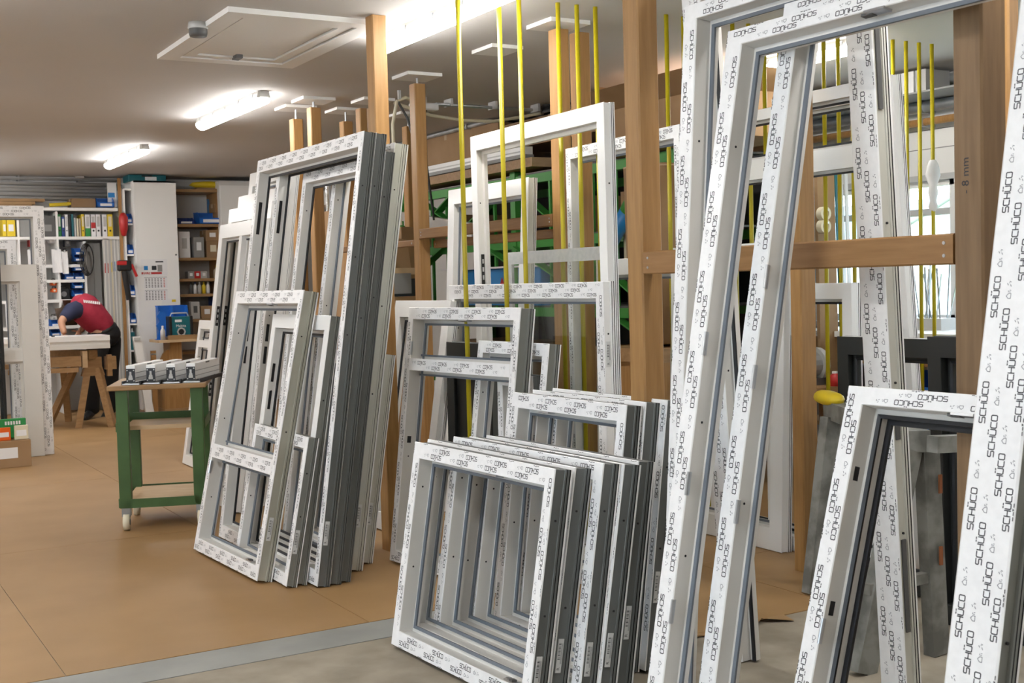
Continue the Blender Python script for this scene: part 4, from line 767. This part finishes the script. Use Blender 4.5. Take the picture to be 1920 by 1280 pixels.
x, z = onsh(404, 3); bottle('yellow-capped jar at the right end of the fourth wooden shelf', x, YW+.1, z, .05, .16, 'beige', 'yellow')
x, z = onsh(400, 5); carton('dark blue box with white label on the sixth wooden shelf', x-.05, x+.09, YW+.04, YW+.28, z, z+.27, 'blue_dark', tape=False, note='paper'); carton('brown box left of the dark blue one on the sixth wooden shelf', x-.22, x-.06, YW+.04, YW+.28, z, z+.16, note='paper')
x, z = onsh(366, 5); carton('white-labelled grey box at the left of the sixth wooden shelf', x-.11, x-.0, YW+.04, YW+.28, z, z+.22, 'light_grey', tape=False, note='dark_grey')
t = thing('yellow_bag', 'crumpled yellow bag on top of the wooden shelf', 'bag', (P2(400, 340, YW)[0], YW+.15, 2.765)); m = MB(); m.lathe([(0, 0), (.04, .0), (.06, .03), (.05, .07), (.02, .085), (0, .08)], (0, 0, 0), 'yellow', 12); o = m.build('sack', t, True); o.scale = (4.6, 1.6, 1)
MB().box(-.2, .26, -.08, .08, -.02, 0, 'carton').build('cardboard_sheet', t)
# bench with radio in front of the tall cupboard
YR = 14.4
def P3b(px, py): q = AT(px, py, Y=YR); return q[0], q[2]
x0, z = P3b(298, 638); x1, _ = P3b(372, 638)
bt = thing('small_bench', 'small wooden machine stand with arched side and pale top', 'bench', ((x0+x1)/2, YR+.2, .004)); a = (x1-x0)/2; MB().box(-a, a, -.2, .25, z-.035, z-.004, 'ply').build('top', bt)
MB().box(-a*.35, a*.25, -.1, .2, .35, z-.035, 'beech').build('column', bt); MB().box(-a*.75, a*.6, -.15, .25, .05, .36, 'beech').build('base_cabinet', bt); MB().box(-a*.80, a*.65, -.17, .27, .0, .06, 'beech_flat').build('plinth', bt); MB().box(-a*.5, a*.3, -.16, -.1, .40, .48, 'light_grey').build('grey_cover', bt)
arc = [(-a*.95, .36), (-a*.35, .36), (-a*.35, .76)]+[(-a*.35-a*.6*math.sin(u), .76-.4*(1-math.cos(u))) for u in [k*math.pi/12 for k in range(1, 6)]]
MB().prism(arc, lambda p, q, h: (p, h, q), -.05, .0, 'beech').build('arched_bracket', bt)
x, zz = P3b(341, 636); rd_ = thing('work_radio', 'teal and black work radio on a wooden tray', 'radio', (x, YR+.1, z+.034)); MB().box(-.125, .145, -.05, .1, 0, .235, 'teal').build('case', rd_, bevel=.012)
for s_ in (-1, 1): MB().box(.01+s_*.125-.018, .01+s_*.125+.018, -.06, .11, .0, .24, 'black').build('bumper', rd_, bevel=.008)
MB().ring((.01, -.05, .055), (0, -1, 0), .036, .052, .012, 'light_grey', 8).build('speaker_ring', rd_); MB().cyl((.01, -.052, .055), (.01, -.048, .055), .036, 'black', 20).build('speaker', rd_); MB().tube([(-.1, .02, .235), (-.08, .02, .275), (.10, .02, .275), (.12, .02, .235)], .008, 'light_grey').build('handle', rd_); MB().box(-.06, .02, -.053, -.05, .17, .20, 'paper').build('display', rd_)
text_part('maker_print', 'Makita', .045, 'white_print', rd_, Matrix.Translation((.01, -.0525, .125)) @ Matrix.Rotation(math.pi/2, 4, 'X'))
t = thing('wooden_tray', 'orange-brown wooden tray under the work radio', 'tray', (x+.01, YR+.1, z-.002)); MB().box(-.17, .19, -.09, .14, 0, .034, 'beech_flat').build('tray_board', t); MB().box(-.17, .19, -.094, -.088, 0, .055, 'beech_flat').build('front_lip', t)
xb0, zb0 = P3b(318, 600)
for i, dx in enumerate((-.07, .11)): bin_(('left', 'right')[i]+' tall blue crate behind the work radio', xb0+dx+.11, YR+.36, z-.002, .175, .16, .40, 'blue_bin', name='blue_crate')
t = thing('blue_funnel_rack', 'blue plastic rack standing left of the work radio', 'rack', (P3b(309, 620)[0], YR+.18, z-.002)); MB().prism([(-.05, 0), (.06, 0), (.07, .32), (.0, .34), (-.04, .28), (-.01, .22), (-.05, .17), (-.02, .1)], lambda p, q, h: (p, h, q), 0, .03, 'blue_bin').build('panel', t); MB().box(-.06, .07, -.03, .06, 0, .01, 'blue_bin').build('foot', t)
bottle('clear dosing bottle left of the work radio', P3b(308, 630)[0], YR+.06, z-.002, .03, .17, 'light_grey', 'paper')
x, _ = P3b(278, 700); t = thing('standing_profile', 'white profile bar leaning upright behind the green trolley', 'profile', (x, YR+.1, .004)); MB().hexa([(-.01, 0, 0), (.08, 0, 0), (.08, .07, 0), (-.01, .07, 0), (-.13, .02, .93), (-.04, .02, .93), (-.04, .09, .93), (-.13, .09, .93)], 'pvc_white').build('bar', t); MB().box(-.12, -.05, .0, .02, .88, .92, 'light_grey').build('end_cap', t)
t = thing('orange_batten', 'orange-brown batten standing beside the white profile bar', 'batten', (x+.12, YR+.2, .004)); MB().box(-.03, .03, 0, .03, 0, .75, 'beech').build('board', t); MB().box(-.03, .03, -.004, 0, .7, .72, 'steel').build('strap', t)
t = thing('silicone_cartridge', 'green cartridge at the bottom of the narrow shelf by the cupboard', 'cartridge', ((xs0+.05), YC+.15, P2(243, 658, YC+.1)[1]+.011)); MB().cyl((0, 0, 0), (0, 0, .22), .03, 'teal').build('tube', t); MB().cyl((0, 0, .22), (0, 0, .27), .012, 'paper', r2=.005).build('nozzle', t)
x, zz = P2(238, 500, 15.05); t = thing('leaf_blower', 'red and black power tool hanging left of the tall cupboard', 'power tool', (x, 15.05, zz)); MB().box(-.1, .06, 0, .1, -.05, .08, 'black').build('motor', t, bevel=.02); MB().box(-.11, .0, -.01, .05, .02, .07, 'red').build('red_cover', t, bevel=.01); MB().cyl((-.02, .05, -.05), (.02, .05, -.40), .04, 'black', r2=.03).build('tube', t); MB().beam((.06, .03, .03), (.12, .03, -.12), .02, .03, 'red').build('trigger_grip', t); MB().box(-.01, .01, .09, .26, .06, .08, 'steel').build('wall_hook', t)
x, zz = P2(231, 420, 15.3); t = thing('red_cable_reel', 'red cap hanging on the batten left of the cupboard', 'cap', (x, 15.28, zz)); o = MB().lathe([(0, -.15), (.03, -.14), (.05, -.05), (.055, .08), (.03, .13), (0, .14)], (0, 0, 0), 'red', 12).build('cap_body', t, True); MB().box(-.01, .01, .0, .03, .13, .16, 'steel').build('hook', t)

# ================================================================== GREEN RACK WITH STOCK IN THE MIDDLE BACKGROUND
GX = 5.42; rk = thing('green_rack', 'green steel storage rack with crossed braces along the right', 'rack', (0, 0, .004))
for yv in (6.9, 9.1, 11.35):
    for xx in (GX, GX+1.0): MB().box(xx-.04, xx+.04, yv-.04, yv+.04, 0, 2.42, 'rack_green').build('upright', rk)
for z in (.55, 1.2, 1.78, 2.32):
    for xx in (GX, GX+1.0): MB().box(xx-.03, xx+.03, 6.9, 11.35, z-.045, z+.03, 'rack_green').build('beam', rk)
    MB().box(GX, GX+1.0, 6.9, 11.35, z+.03, z+.045, 'dark_grey').build('shelf_deck', rk)
for y0, y1, za, zb in ((9.14, 10.9, 1.60, 2.28), (9.14, 10.9, 2.28, 1.60), (7.2, 9.06, 1.25, 2.28), (7.2, 9.06, 1.0, 1.75), (10.2, 11.3, 2.28, 1.8)): MB().beam((GX-.035, y0, za), (GX-.035, y1, zb), .012, .085, 'rack_green', up=(1, 0, 0)).build('cross_brace', rk)
for k in range(14): yv = 7.0+k*.31; MB().box(GX-.012, GX+.012, yv-.012, yv+.012, 1.23, 2.28, 'rack_green').build('mesh_bar', rk)
MB().box(GX+1.02, GX+1.05, 6.9, 11.35, 0, 2.4, 'black').build('dark_interior_sheet', rk)  # black sheet put in for the shade inside the rack
carton('long brown carton lying on top of the green rack at the far end', GX-.05, GX+.8, 9.3, 11.3, 2.60, 2.86, note=None)
carton('long brown carton lying on top of the green rack in the middle', GX-.02, GX+.8, 7.75, 9.25, 2.60, 2.82)
t = thing('white_long_profile', 'long white window profile lying on top of the green rack', 'profile', (GX-.12, 9.9, 2.51)); MB().box(-.04, .05, -1.2, 1.45, 0, .065, 'pvc_white').build('bar', t); MB().box(-.05, .06, -1.2, 1.45, -.03, 0, 'mid_grey').build('underside', t); MB().box(-.045, -.04, -1.2, 1.45, .02, .03, 'light_grey').build('groove', t)
t = thing('wooden_plank', 'long orange-brown plank under the white profile on the green rack', 'plank', (GX-.1, 9.9, 2.40)); MB().box(-.05, .25, -1.3, 1.45, 0, .075, 'beech_flat').build('board', t); MB().box(-.05, .25, -1.31, -1.3, 0, .075, 'ply').build('sawn_end', t)
carton('upper brown carton behind the middle post on the rack', GX-.15, GX+.5, 6.30, 7.55, 2.46, 2.70, flaps=True); carton('lower brown carton behind the middle post on the rack', GX-.15, GX+.5, 6.10, 7.60, 2.365, 2.455)
carton('brown carton at the far left end of the green rack', GX-.35, GX+.1, 11.42, 11.9, .004, 2.72, note='paper', face='-y')
def cable_coil(label, x, yv, z, r, n):
    t = thing('cable_coil', label, 'cable', (x, yv, z), 0, 'black coils on the rack')
    for k in range(n): MB().ring((.01*(k % 2), 0, k*.022), (0, 0, 1), r-.02-.004*(k % 3), r, .02, 'black', 20).build('winding', t)
cable_coil('thick black cable coil on top of the rack cartons', GX+.1, 8.45, 2.822, .2, 3); cable_coil('flat black cable coil beside the thick coil', GX-.0, 8.95, 2.822, .16, 1)
t = thing('blue_panel_box', 'large blue box with a red warning mark in the green rack', 'box', (GX-.02, 9.55, 1.248)); MB().box(0, .6, -.85, .85, 0, .33, 'blue_sheet').build('case', t, bevel=.01); MB().prism([(-.09, 0), (.09, 0), (0, .16)], lambda a, b, h: (h, a-.2, b+.09), -.003, 0, 'red').build('warning_mark', t); MB().box(-.05, .65, -.88, .88, .33, .345, 'paper').build('lid_sheet', t)
t = thing('profile_bundle', 'bundle of sawn white profiles sticking out of the green rack', 'profile', (GX-.1, 10.3, 2.05)); 
for k in range(3): MB().beam((0, .9-.05*k, .12-.05*k), (-.15+.05*k, -.9, -.10-.045*k), .06, .045, 'pvc_white').build('bar', t)
t2 = MB().box(-.19, -.11, -.92, -.90, -.19, -.08, 'mid_grey').build('sawn_end', t)
for i, (yv, z, m) in enumerate(((7.6, .6, 'carton'), (8.2, .6, 'carton'), (9.6, .6, 'carton'), (10.4, .6, 'carton'), (7.5, 1.83, 'carton'), (8.4, 1.83, 'carton'), (7.4, 1.25, 'carton'), (10.9, 1.83, 'carton'))): carton(ORD[i]+' brown stock carton inside the green rack', GX+.15, GX+.75, yv-.27, yv+.27, z, z+.3, m, note=None, face='-x', group='stock cartons in the green rack')
t = thing('steel_canister', 'shiny ribbed metal canister in front of the green rack', 'canister', (5.0, 10.75, 1.50)); MB().lathe([(0, 0), (.19, 0), (.19, .30), (.17, .33), (0, .33)], (0, 0, 0), 'alu', 24).build('drum', t, True); MB().ring((0, 0, .1), (0, 0, 1), .185, .197, .015, 'alu').build('rib', t); MB().ring((0, 0, .22), (0, 0, 1), .185, .197, .015, 'alu').build('rib', t)
st = thing('canister_stand', 'grey stand under the ribbed metal canister', 'stand', (5.0, 10.75, .004)); MB().box(-.2, .2, -.2, .2, 1.44, 1.494, 'green').build('top', st)
for a in (-.17, .17):
    for b in (-.17, .17): MB().box(a-.02, a+.02, b-.02, b+.02, 0, 1.44, 'green').build('leg', st)
# tall cartons standing behind the left stack
for i, (px0, px1, pt, Y, nm) in enumerate(((601, 628, 398, 10.4, 'leftmost'), (623, 645, 394, 10.2, 'second'), (641, 668, 390, 10.0, 'third'), (708, 722, 345, 9.9, 'fourth'), (752, 775, 425, 9.2, 'rightmost'))):
    x0, _, zt = AT(px0, pt, Y=Y); x1 = AT(px1, pt, Y=Y)[0]; carton(nm+' tall brown carton standing behind the left stack', x0, x1, Y, Y+.25, .004, zt, note='paper' if i in (1, 2) else None, tape=False, group='tall cartons behind the left stack')
t = thing('white_shelf_board', 'white shelf edge glimpsed inside the tallest left frame', 'shelf', (4.3, 11.3, 0)); MB().box(-.4, .6, 0, .3, 2.26, 2.40, 'white_board').build('board', t); MB().box(-.4, -.36, 0, .3, .004, 2.26, 'white_board').build('side', t); MB().box(.56, .6, 0, .3, .004, 2.26, 'white_board').build('side', t)
x, yv, z = AT(634, 395, Y=10.15)
for i, (dx, m) in enumerate(((-.05, 'foil'), (.02, 'light_grey'), (.07, 'light_grey'))): t = thing('upright_offcut', ORD[i]+' upright offcut standing on the tall cartons', 'profile', (x+dx, 10.15+.07, z+.0), 0, 'upright offcuts on the cartons'); MB().box(-.028, .028, -.02, .02, .0, .34-.03*i, m).build('bar', t); MB().box(-.01, .01, -.024, -.02, .02, .3, 'mid_grey').build('groove', t)
x, yv, z = AT(755, 530, Y=8.2); t = thing('black_crate', 'black crate with a grey folder and cardboard by the socket post', 'crate', (x, 8.2, z-.1), .3); MB().box(-.14, .14, 0, .3, 0, .13, 'black').build('crate_body', t); MB().box(-.12, .06, -.03, -.01, .02, .17, 'mid_grey').build('folder', t); MB().box(-.15, .15, -.02, .0, .16, .21, 'ply').build('wood_strip', t); MB().hexa([(-.1, .02, .13), (.12, .02, .13), (.12, .03, .13), (-.1, .03, .13), (-.05, .1, .45), (.15, .1, .42), (.15, .11, .42), (-.05, .11, .45)], 'carton').build('torn_cardboard', t)
st = thing('crate_stand', 'wooden stand carrying the black crate', 'stand', (x, 8.2, .004), .3); MB().box(-.15, .15, 0, .3, z-.16, z-.106, 'beech_flat').build('top', st)
for a in (-.12, .12):
    for b in (.03, .27): MB().box(a-.02, a+.02, b-.02, b+.02, 0, z-.16, 'beech').build('leg', st)
# socket, drop cable and conduits on the ceiling
t = thing('ceiling_socket', 'white double socket with a black plug hanging from the ceiling conduit', 'socket', (4.26, 8.52, 2.80)); MB().box(-.11, .11, -.05, .05, -.005, .05, 'paper').build('socket_box', t, bevel=.012); MB().cyl((-.02, 0, -.06), (-.02, 0, 0), .03, 'black', r2=.045).build('plug', t); MB().tube([(-.02, 0, -.06), (-.02, 0, -.2), (.02, 0, -.5), (.05, 0, -.75), (.06, 0, -.85)], .009, 'black').build('drop_cable', t); MB().box(-.02, .02, -.02, .02, .05, .1, 'light_grey').build('mount', t)
t = thing('ceiling_conduit', 'grey conduit and sagging cable along the ceiling to the rack', 'conduit', (0, 0, 0)); MB().cyl((4.37, 8.52, 2.85), (5.35, 8.6, 2.86), .014, 'galv').build('conduit', t); MB().tube([(4.0, 8.5, 2.84), (4.3, 8.5, 2.76), (4.6, 8.52, 2.735), (4.9, 8.55, 2.745), (5.2, 8.58, 2.80), (5.38, 8.6, 2.84)], .013, 'cream').build('sagging_cable', t)
for xx in (4.5, 4.9, 5.3): MB().box(xx-.01, xx+.01, 8.5, 8.62, 2.84, 2.9, 'light_grey').build('clamp', t)
t = thing('drooping_cable', 'grey cable drooping from a ceiling hook by the socket post', 'cable', (3.95, 8.3, 2.85)); MB().tube([(.2, .1, -.02), (.05, 0, 0), (-.02, 0, -.03), (-.06, 0, -.2), (-.06, 0, -.6), (-.02, 0, -.95)], .013, 'cream').build('cable', t); MB().tube([(-.02, 0, -.02), (.06, 0, -.15), (.12, 0, -.35), (.13, 0, -.55)], .010, 'dark_grey').build('second_strand', t); MB().box(-.01, .01, -.01, .01, -.02, .05, 'light_grey').build('hook', t)
t = thing('wall_conduit', 'grey conduit running along the top edge behind the rack cartons', 'conduit', (5.35, 0, 0)); MB().cyl((0, 9.4, 2.875), (0, 12.6, 2.875), .02, 'galv').build('tube', t); 
for yv in (9.8, 11, 12.2): MB().box(-.03, .03, yv-.01, yv+.01, 2.85, 2.9, 'mid_grey').build('clamp', t)

# ================================================================== RIGHT SIDE: pipes, bench under the window, tools
for i, (z, r, m, nm) in enumerate(((2.83, .045, 'galv', 'upper large galvanised pipe'), (2.66, .042, 'galv', 'lower large galvanised pipe'), (2.55, .028, 'beech', 'brown pipe below the galvanised ones'))):
    t = thing('wall_pipe', nm+' along the window wall', 'pipe', (WX-.11, 0, z), 0, 'pipes along the window wall'); MB().cyl((0, 1, 0), (0, 9.5, 0), r, m, 16).build('pipe', t, True)
    for yv in (2.4, 4.9, 6.25, 7.6): MB().box(-r-.006, .105, yv-.012, yv+.012, -r-.006, r+.006, 'steel').build('pipe_clamp', t)
t = thing('pipe_shelf', 'grey board resting on the lower wall pipe', 'shelf', (WX-.22, 0, 2.705)); MB().box(-.25, .2, 4.6, 7.6, 0, .012, 'mid_grey').build('board', t)
for k in (4.8, 7.4): MB().box(-.2, .2, k, k+.02, -.05, 0, 'steel').build('bracket', t)
for i, (px0, px1, m, nm) in enumerate(((1680, 1713, 'paper', 'white'), (1716, 1736, 'light_grey', 'grey'), (1551, 1572, 'paper', 'tall white'), (1589, 1604, 'paper', 'narrow white'), (1528, 1545, 'carton', 'brown'), (1890, 1925, 'carton', 'brown right-hand'))):
    y0 = AT(px1, 180, X=6.95)[1]; y1 = AT(px0, 180, X=6.95)[1]; carton(nm+' box on the board above the window', 6.95, 7.2, y0, y1, 2.719, 2.88, m, tape=False, group='boxes above the window')
wb = thing('window_bench', 'long workbench under the window on the right', 'workbench', (0, 0, .004)); MB().box(6.35, 7.15, 2.6, 6.8, 1.00, 1.04, 'white_board').build('worktop', wb); MB().box(6.37, 6.40, 2.6, 6.8, .82, 1.0, 'beech_rail').build('apron', wb); MB().box(6.4, 7.12, 2.6, 6.8, .35, .38, 'ply').build('lower_shelf', wb)
for yv in (2.65, 4.7, 6.7):
    for xx in (6.40, 7.08): MB().box(xx-.03, xx+.03, yv-.03, yv+.03, 0, 1.0, 'mid_grey').build('leg', wb)
rb = thing('rod_holder', 'bundle of thin steel reinforcing strips standing on the window bench', 'strips', (6.85, 5.95, 1.044), 0)
for k in range(22):
    a = -.28+.56*k/21; h_ = .38+.12*random.random(); MB().beam((random.uniform(-.05, .05), a*.75, 0), (random.uniform(-.08, .08), a+random.uniform(-.03, .08), h_), .012, .004, 'galv').build('strip', rb)
MB().box(-.1, .1, -.25, .25, 0, .08, 'light_grey').build('trough', rb)
for i, (px, py) in enumerate(((1598, 590), (1611, 600))):
    x, yv, z = AT(px, py, X=6.6); t = thing('bar_clamp', ('left', 'right')[i]+' blue clamp standing on the window bench', 'clamp', (x, yv, 1.044), 0, 'blue clamps on the bench'); MB().box(-.03, .03, -.05, .05, 0, .03, 'blue_sheet').build('base', t); MB().cyl((0, 0, .03), (0, 0, .15), .025, 'blue_sheet', r2=.018).build('body', t); MB().lathe([(0, .13), (.05, .15), (.055, .18), (.04, .2), (0, .2)], (0, 0, 0), 'blue_sheet', 12).build('knob', t, True); MB().cyl((0, -.07, .185), (0, .07, .185), .012, 'steel').build('bar', t)
t = thing('dark_jacket', 'dark jacket hanging beyond the long rail', 'jacket', (6.2, 6.75, 1.07)); o = MB().lathe([(.1, 0), (.14, .12), (.15, .3), (.12, .42), (.05, .5), (0, .5)], (0, 0, 0), 'black_cloth', 14).build('coat_body', t, True); MB().cyl((-.12, 0, .42), (-.2, .02, .1), .06, 'black_cloth', r2=.045).build('sleeve', t); MB().cyl((.12, 0, .42), (.18, .02, .1), .06, 'black_cloth', r2=.045).build('sleeve', t)
for i, (z, yv) in enumerate(((.62, 5.55), (.42, 5.5))): bin_(('upper', 'lower')[i]+' blue bin under the window bench', 6.55, yv, z, .35, .5, .16, 'blue_bin', rz=-math.pi/2)
t = thing('bench_grinder', 'grey bench machine on the lower bench by the long rail', 'machine', (6.0, 6.3, .70)); MB().cyl((-.15, 0, .12), (.15, 0, .12), .09, 'mid_grey', 16).build('motor', t); MB().cyl((.15, 0, .12), (.19, 0, .12), .12, 'light_grey', 18).build('guard', t); MB().box(-.15, .19, -.09, .09, -.02, .03, 'dark_grey').build('foot', t)
ms = thing('machine_stand', 'stand carrying the grey bench machine', 'stand', (6.0, 6.3, .004)); MB().box(-.25, .25, -.25, .25, .63, .676, 'beech_flat').build('top', ms)
for a in (-.2, .2):
    for b in (-.2, .2): MB().box(a-.025, a+.025, b-.025, b+.025, 0, .63, 'mid_grey').build('leg', ms)
bottle('red-capped tin on the machine stand', 6.15, 6.1, .68, .05, .1, 'red', 'paper')
# upright wooden board with two tape rolls, wall box, glass strips
x0, yv, zt = AT(1535, 285, Y=6.3); x1 = AT(1563, 285, Y=6.3)[0]
ub = thing('upright_board', 'upright brown board with tape rolls hung on it behind the rail', 'board', (x0, 6.3, .004)); MB().hexa([(0, 0, 0), (.18, 0, 0), (.18, .03, 0), (0, .03, 0), (-.02, 0, zt), (x1-x0, 0, zt), (x1-x0, .03, zt), (-.02, .03, zt)], 'carton').build('board', ub); MB().box(-.06, 0, .0, .02, 1.55, 1.65, 'beech_flat').build('bracket', ub)
for k, py in enumerate((400, 424)):
    x, yv, z = AT(1549, py, Y=6.24); t = thing('tape_roll', ('upper', 'lower')[k]+' cream tape roll hanging on the upright brown board', 'tape roll', (x, 6.29, z), 0, 'tape rolls'); MB().ring((0, 0, 0), (0, -1, 0), .028, .048, .05, 'cream').build('roll', t, False); MB().ring((0, 0, 0), (0, -1, 0), .026, .029, .052, 'beige').build('core', t); MB().cyl((0, .014, .02), (0, -.07, .024), .005, 'steel').build('peg', t)
t = thing('wall_switchbox', 'white switch box on the window wall with a cable', 'switch box', (7.25, 7.75, 2.2)); MB().box(-.03, .1, -.07, .07, -.13, .13, 'paper').build('case', t, bevel=.01); MB().tube([(0, .05, -.13), (0, .07, -.4), (0, .0, -.8)], .01, 'mid_grey').build('cable', t)
for i in range(3): x, yv, z = AT(1572+9*i, 330, Y=6.6); t = thing('glass_strip', ORD[i]+' shiny strip leaning by the upright brown board', 'strip', (x, 6.62, .004), 0, 'shiny strips by the board'); MB().hexa([(.05, 0, 0), (.08, 0, 0), (.08, .01, 0), (.05, .01, 0), (-.015, 0, 2.2), (.015, 0, 2.2), (.015, .01, 2.2), (-.015, .01, 2.2)], ('teal', 'alu', 'paper')[i]).build('strip', t); MB().box(.04, .09, -.005, .015, 0, .01, 'dark_grey').build('foot', t)
t = thing('round_board', 'curved brown cardboard tube end seen behind the leaning pair', 'cardboard tube', (5.05, 6.6, 1.0)); MB().cyl((0, 0, 0), (.05, .1, 1.2), .22, 'carton', 24).build('tube', t, True); MB().ring((.05, .1, 1.2), (0, 0, 1), .17, .222, .01, 'carton_tape').build('rim', t)
ms = thing('tube_stand', 'pallet box carrying the cardboard tube', 'pallet', (5.05, 6.6, .004))
for a in (-.22, 0, .22): MB().box(a-.05, a+.05, -.3, .3, 0, .9, 'beech').build('block', ms)
MB().box(-.3, .3, -.3, .3, .9, .99, 'beech_flat').build('deck', ms)
# blue foam tube and paper in the rack
t = thing('foam_tube', 'blue and green foam tube sticking out of the rack behind the middle post', 'tube', (5.3, 7.3, 1.62)); MB().cyl((-.02, .32, 0), (-.02, -.02, .33), .06, 'blue_sheet', 16).build('blue_tube', t, True); MB().cyl((-.02, -.02, .33), (-.02, -.15, .46), .061, 'rack_green', 16).build('green_end', t, True)
t = thing('paper_note', 'pale paper with handwriting pinned to the rack behind the middle post', 'paper', (5.36, 7.25, 1.55)); MB().box(0, .003, -.18, .2, 0, .42, 'cream').build('sheet', t); MB().box(-.001, 0, -.12, .14, .36, .375, 'ink').build('heading', t); MB().tube([(-.002, .05, .30), (-.002, .0, .27), (-.002, .04, .2), (-.002, .0, .16)], .004, 'ink', 5).build('scribble', t)
# steel trestle with yellow padding
ts = thing('steel_trestle', 'paint-flecked grey steel trestle with a yellow-wrapped end', 'trestle', (0, 0, .004)); BZ = .82
MB().beam((3.55, 3.10, BZ), (4.13, 4.12, BZ), .08, .08, 'old_paint').build('top_beam', ts); MB().beam((3.52, 3.13, BZ-.03), (3.27, 3.13, 0), .10, .05, 'old_paint', up=(0, 1, 0)).build('leg', ts); MB().beam((3.62, 3.13, BZ-.03), (3.665, 3.13, 0), .085, .05, 'old_paint', up=(0, 1, 0)).build('leg', ts); MB().beam((4.10, 4.1, BZ-.03), (4.14, 4.12, 0), .08, .05, 'old_paint', up=(0, 1, 0)).build('leg', ts); MB().beam((4.06, 4.06, BZ-.03), (3.92, 4.05, 0), .08, .05, 'old_paint', up=(0, 1, 0)).build('leg', ts)
MB().beam((3.30, 3.13, .30), (3.65, 3.13, .30), .03, .04, 'old_paint').build('brace', ts); MB().beam((3.5, 3.0, BZ+.005), (3.75, 3.0, BZ-.01), .05, .06, 'old_paint').build('cross_bar', ts)
for z in (.62, .35): MB().box(3.635, 3.65, 3.083, 3.09, z, z+.07, 'rust').build('rust_patch', ts)
o = MB().lathe([(0, -.095), (.03, -.09), (.05, -.07), (.06, 0), (.052, .06), (.03, .08), (0, .085)], (0, 0, 0), 'yellow', 12).build('yellow_padding', ts, True); o.location = (4.09, 4.10, BZ+.055); o.rotation_euler = (0, math.radians(90), math.radians(68)); o.scale = (.6, .8, 1.3)
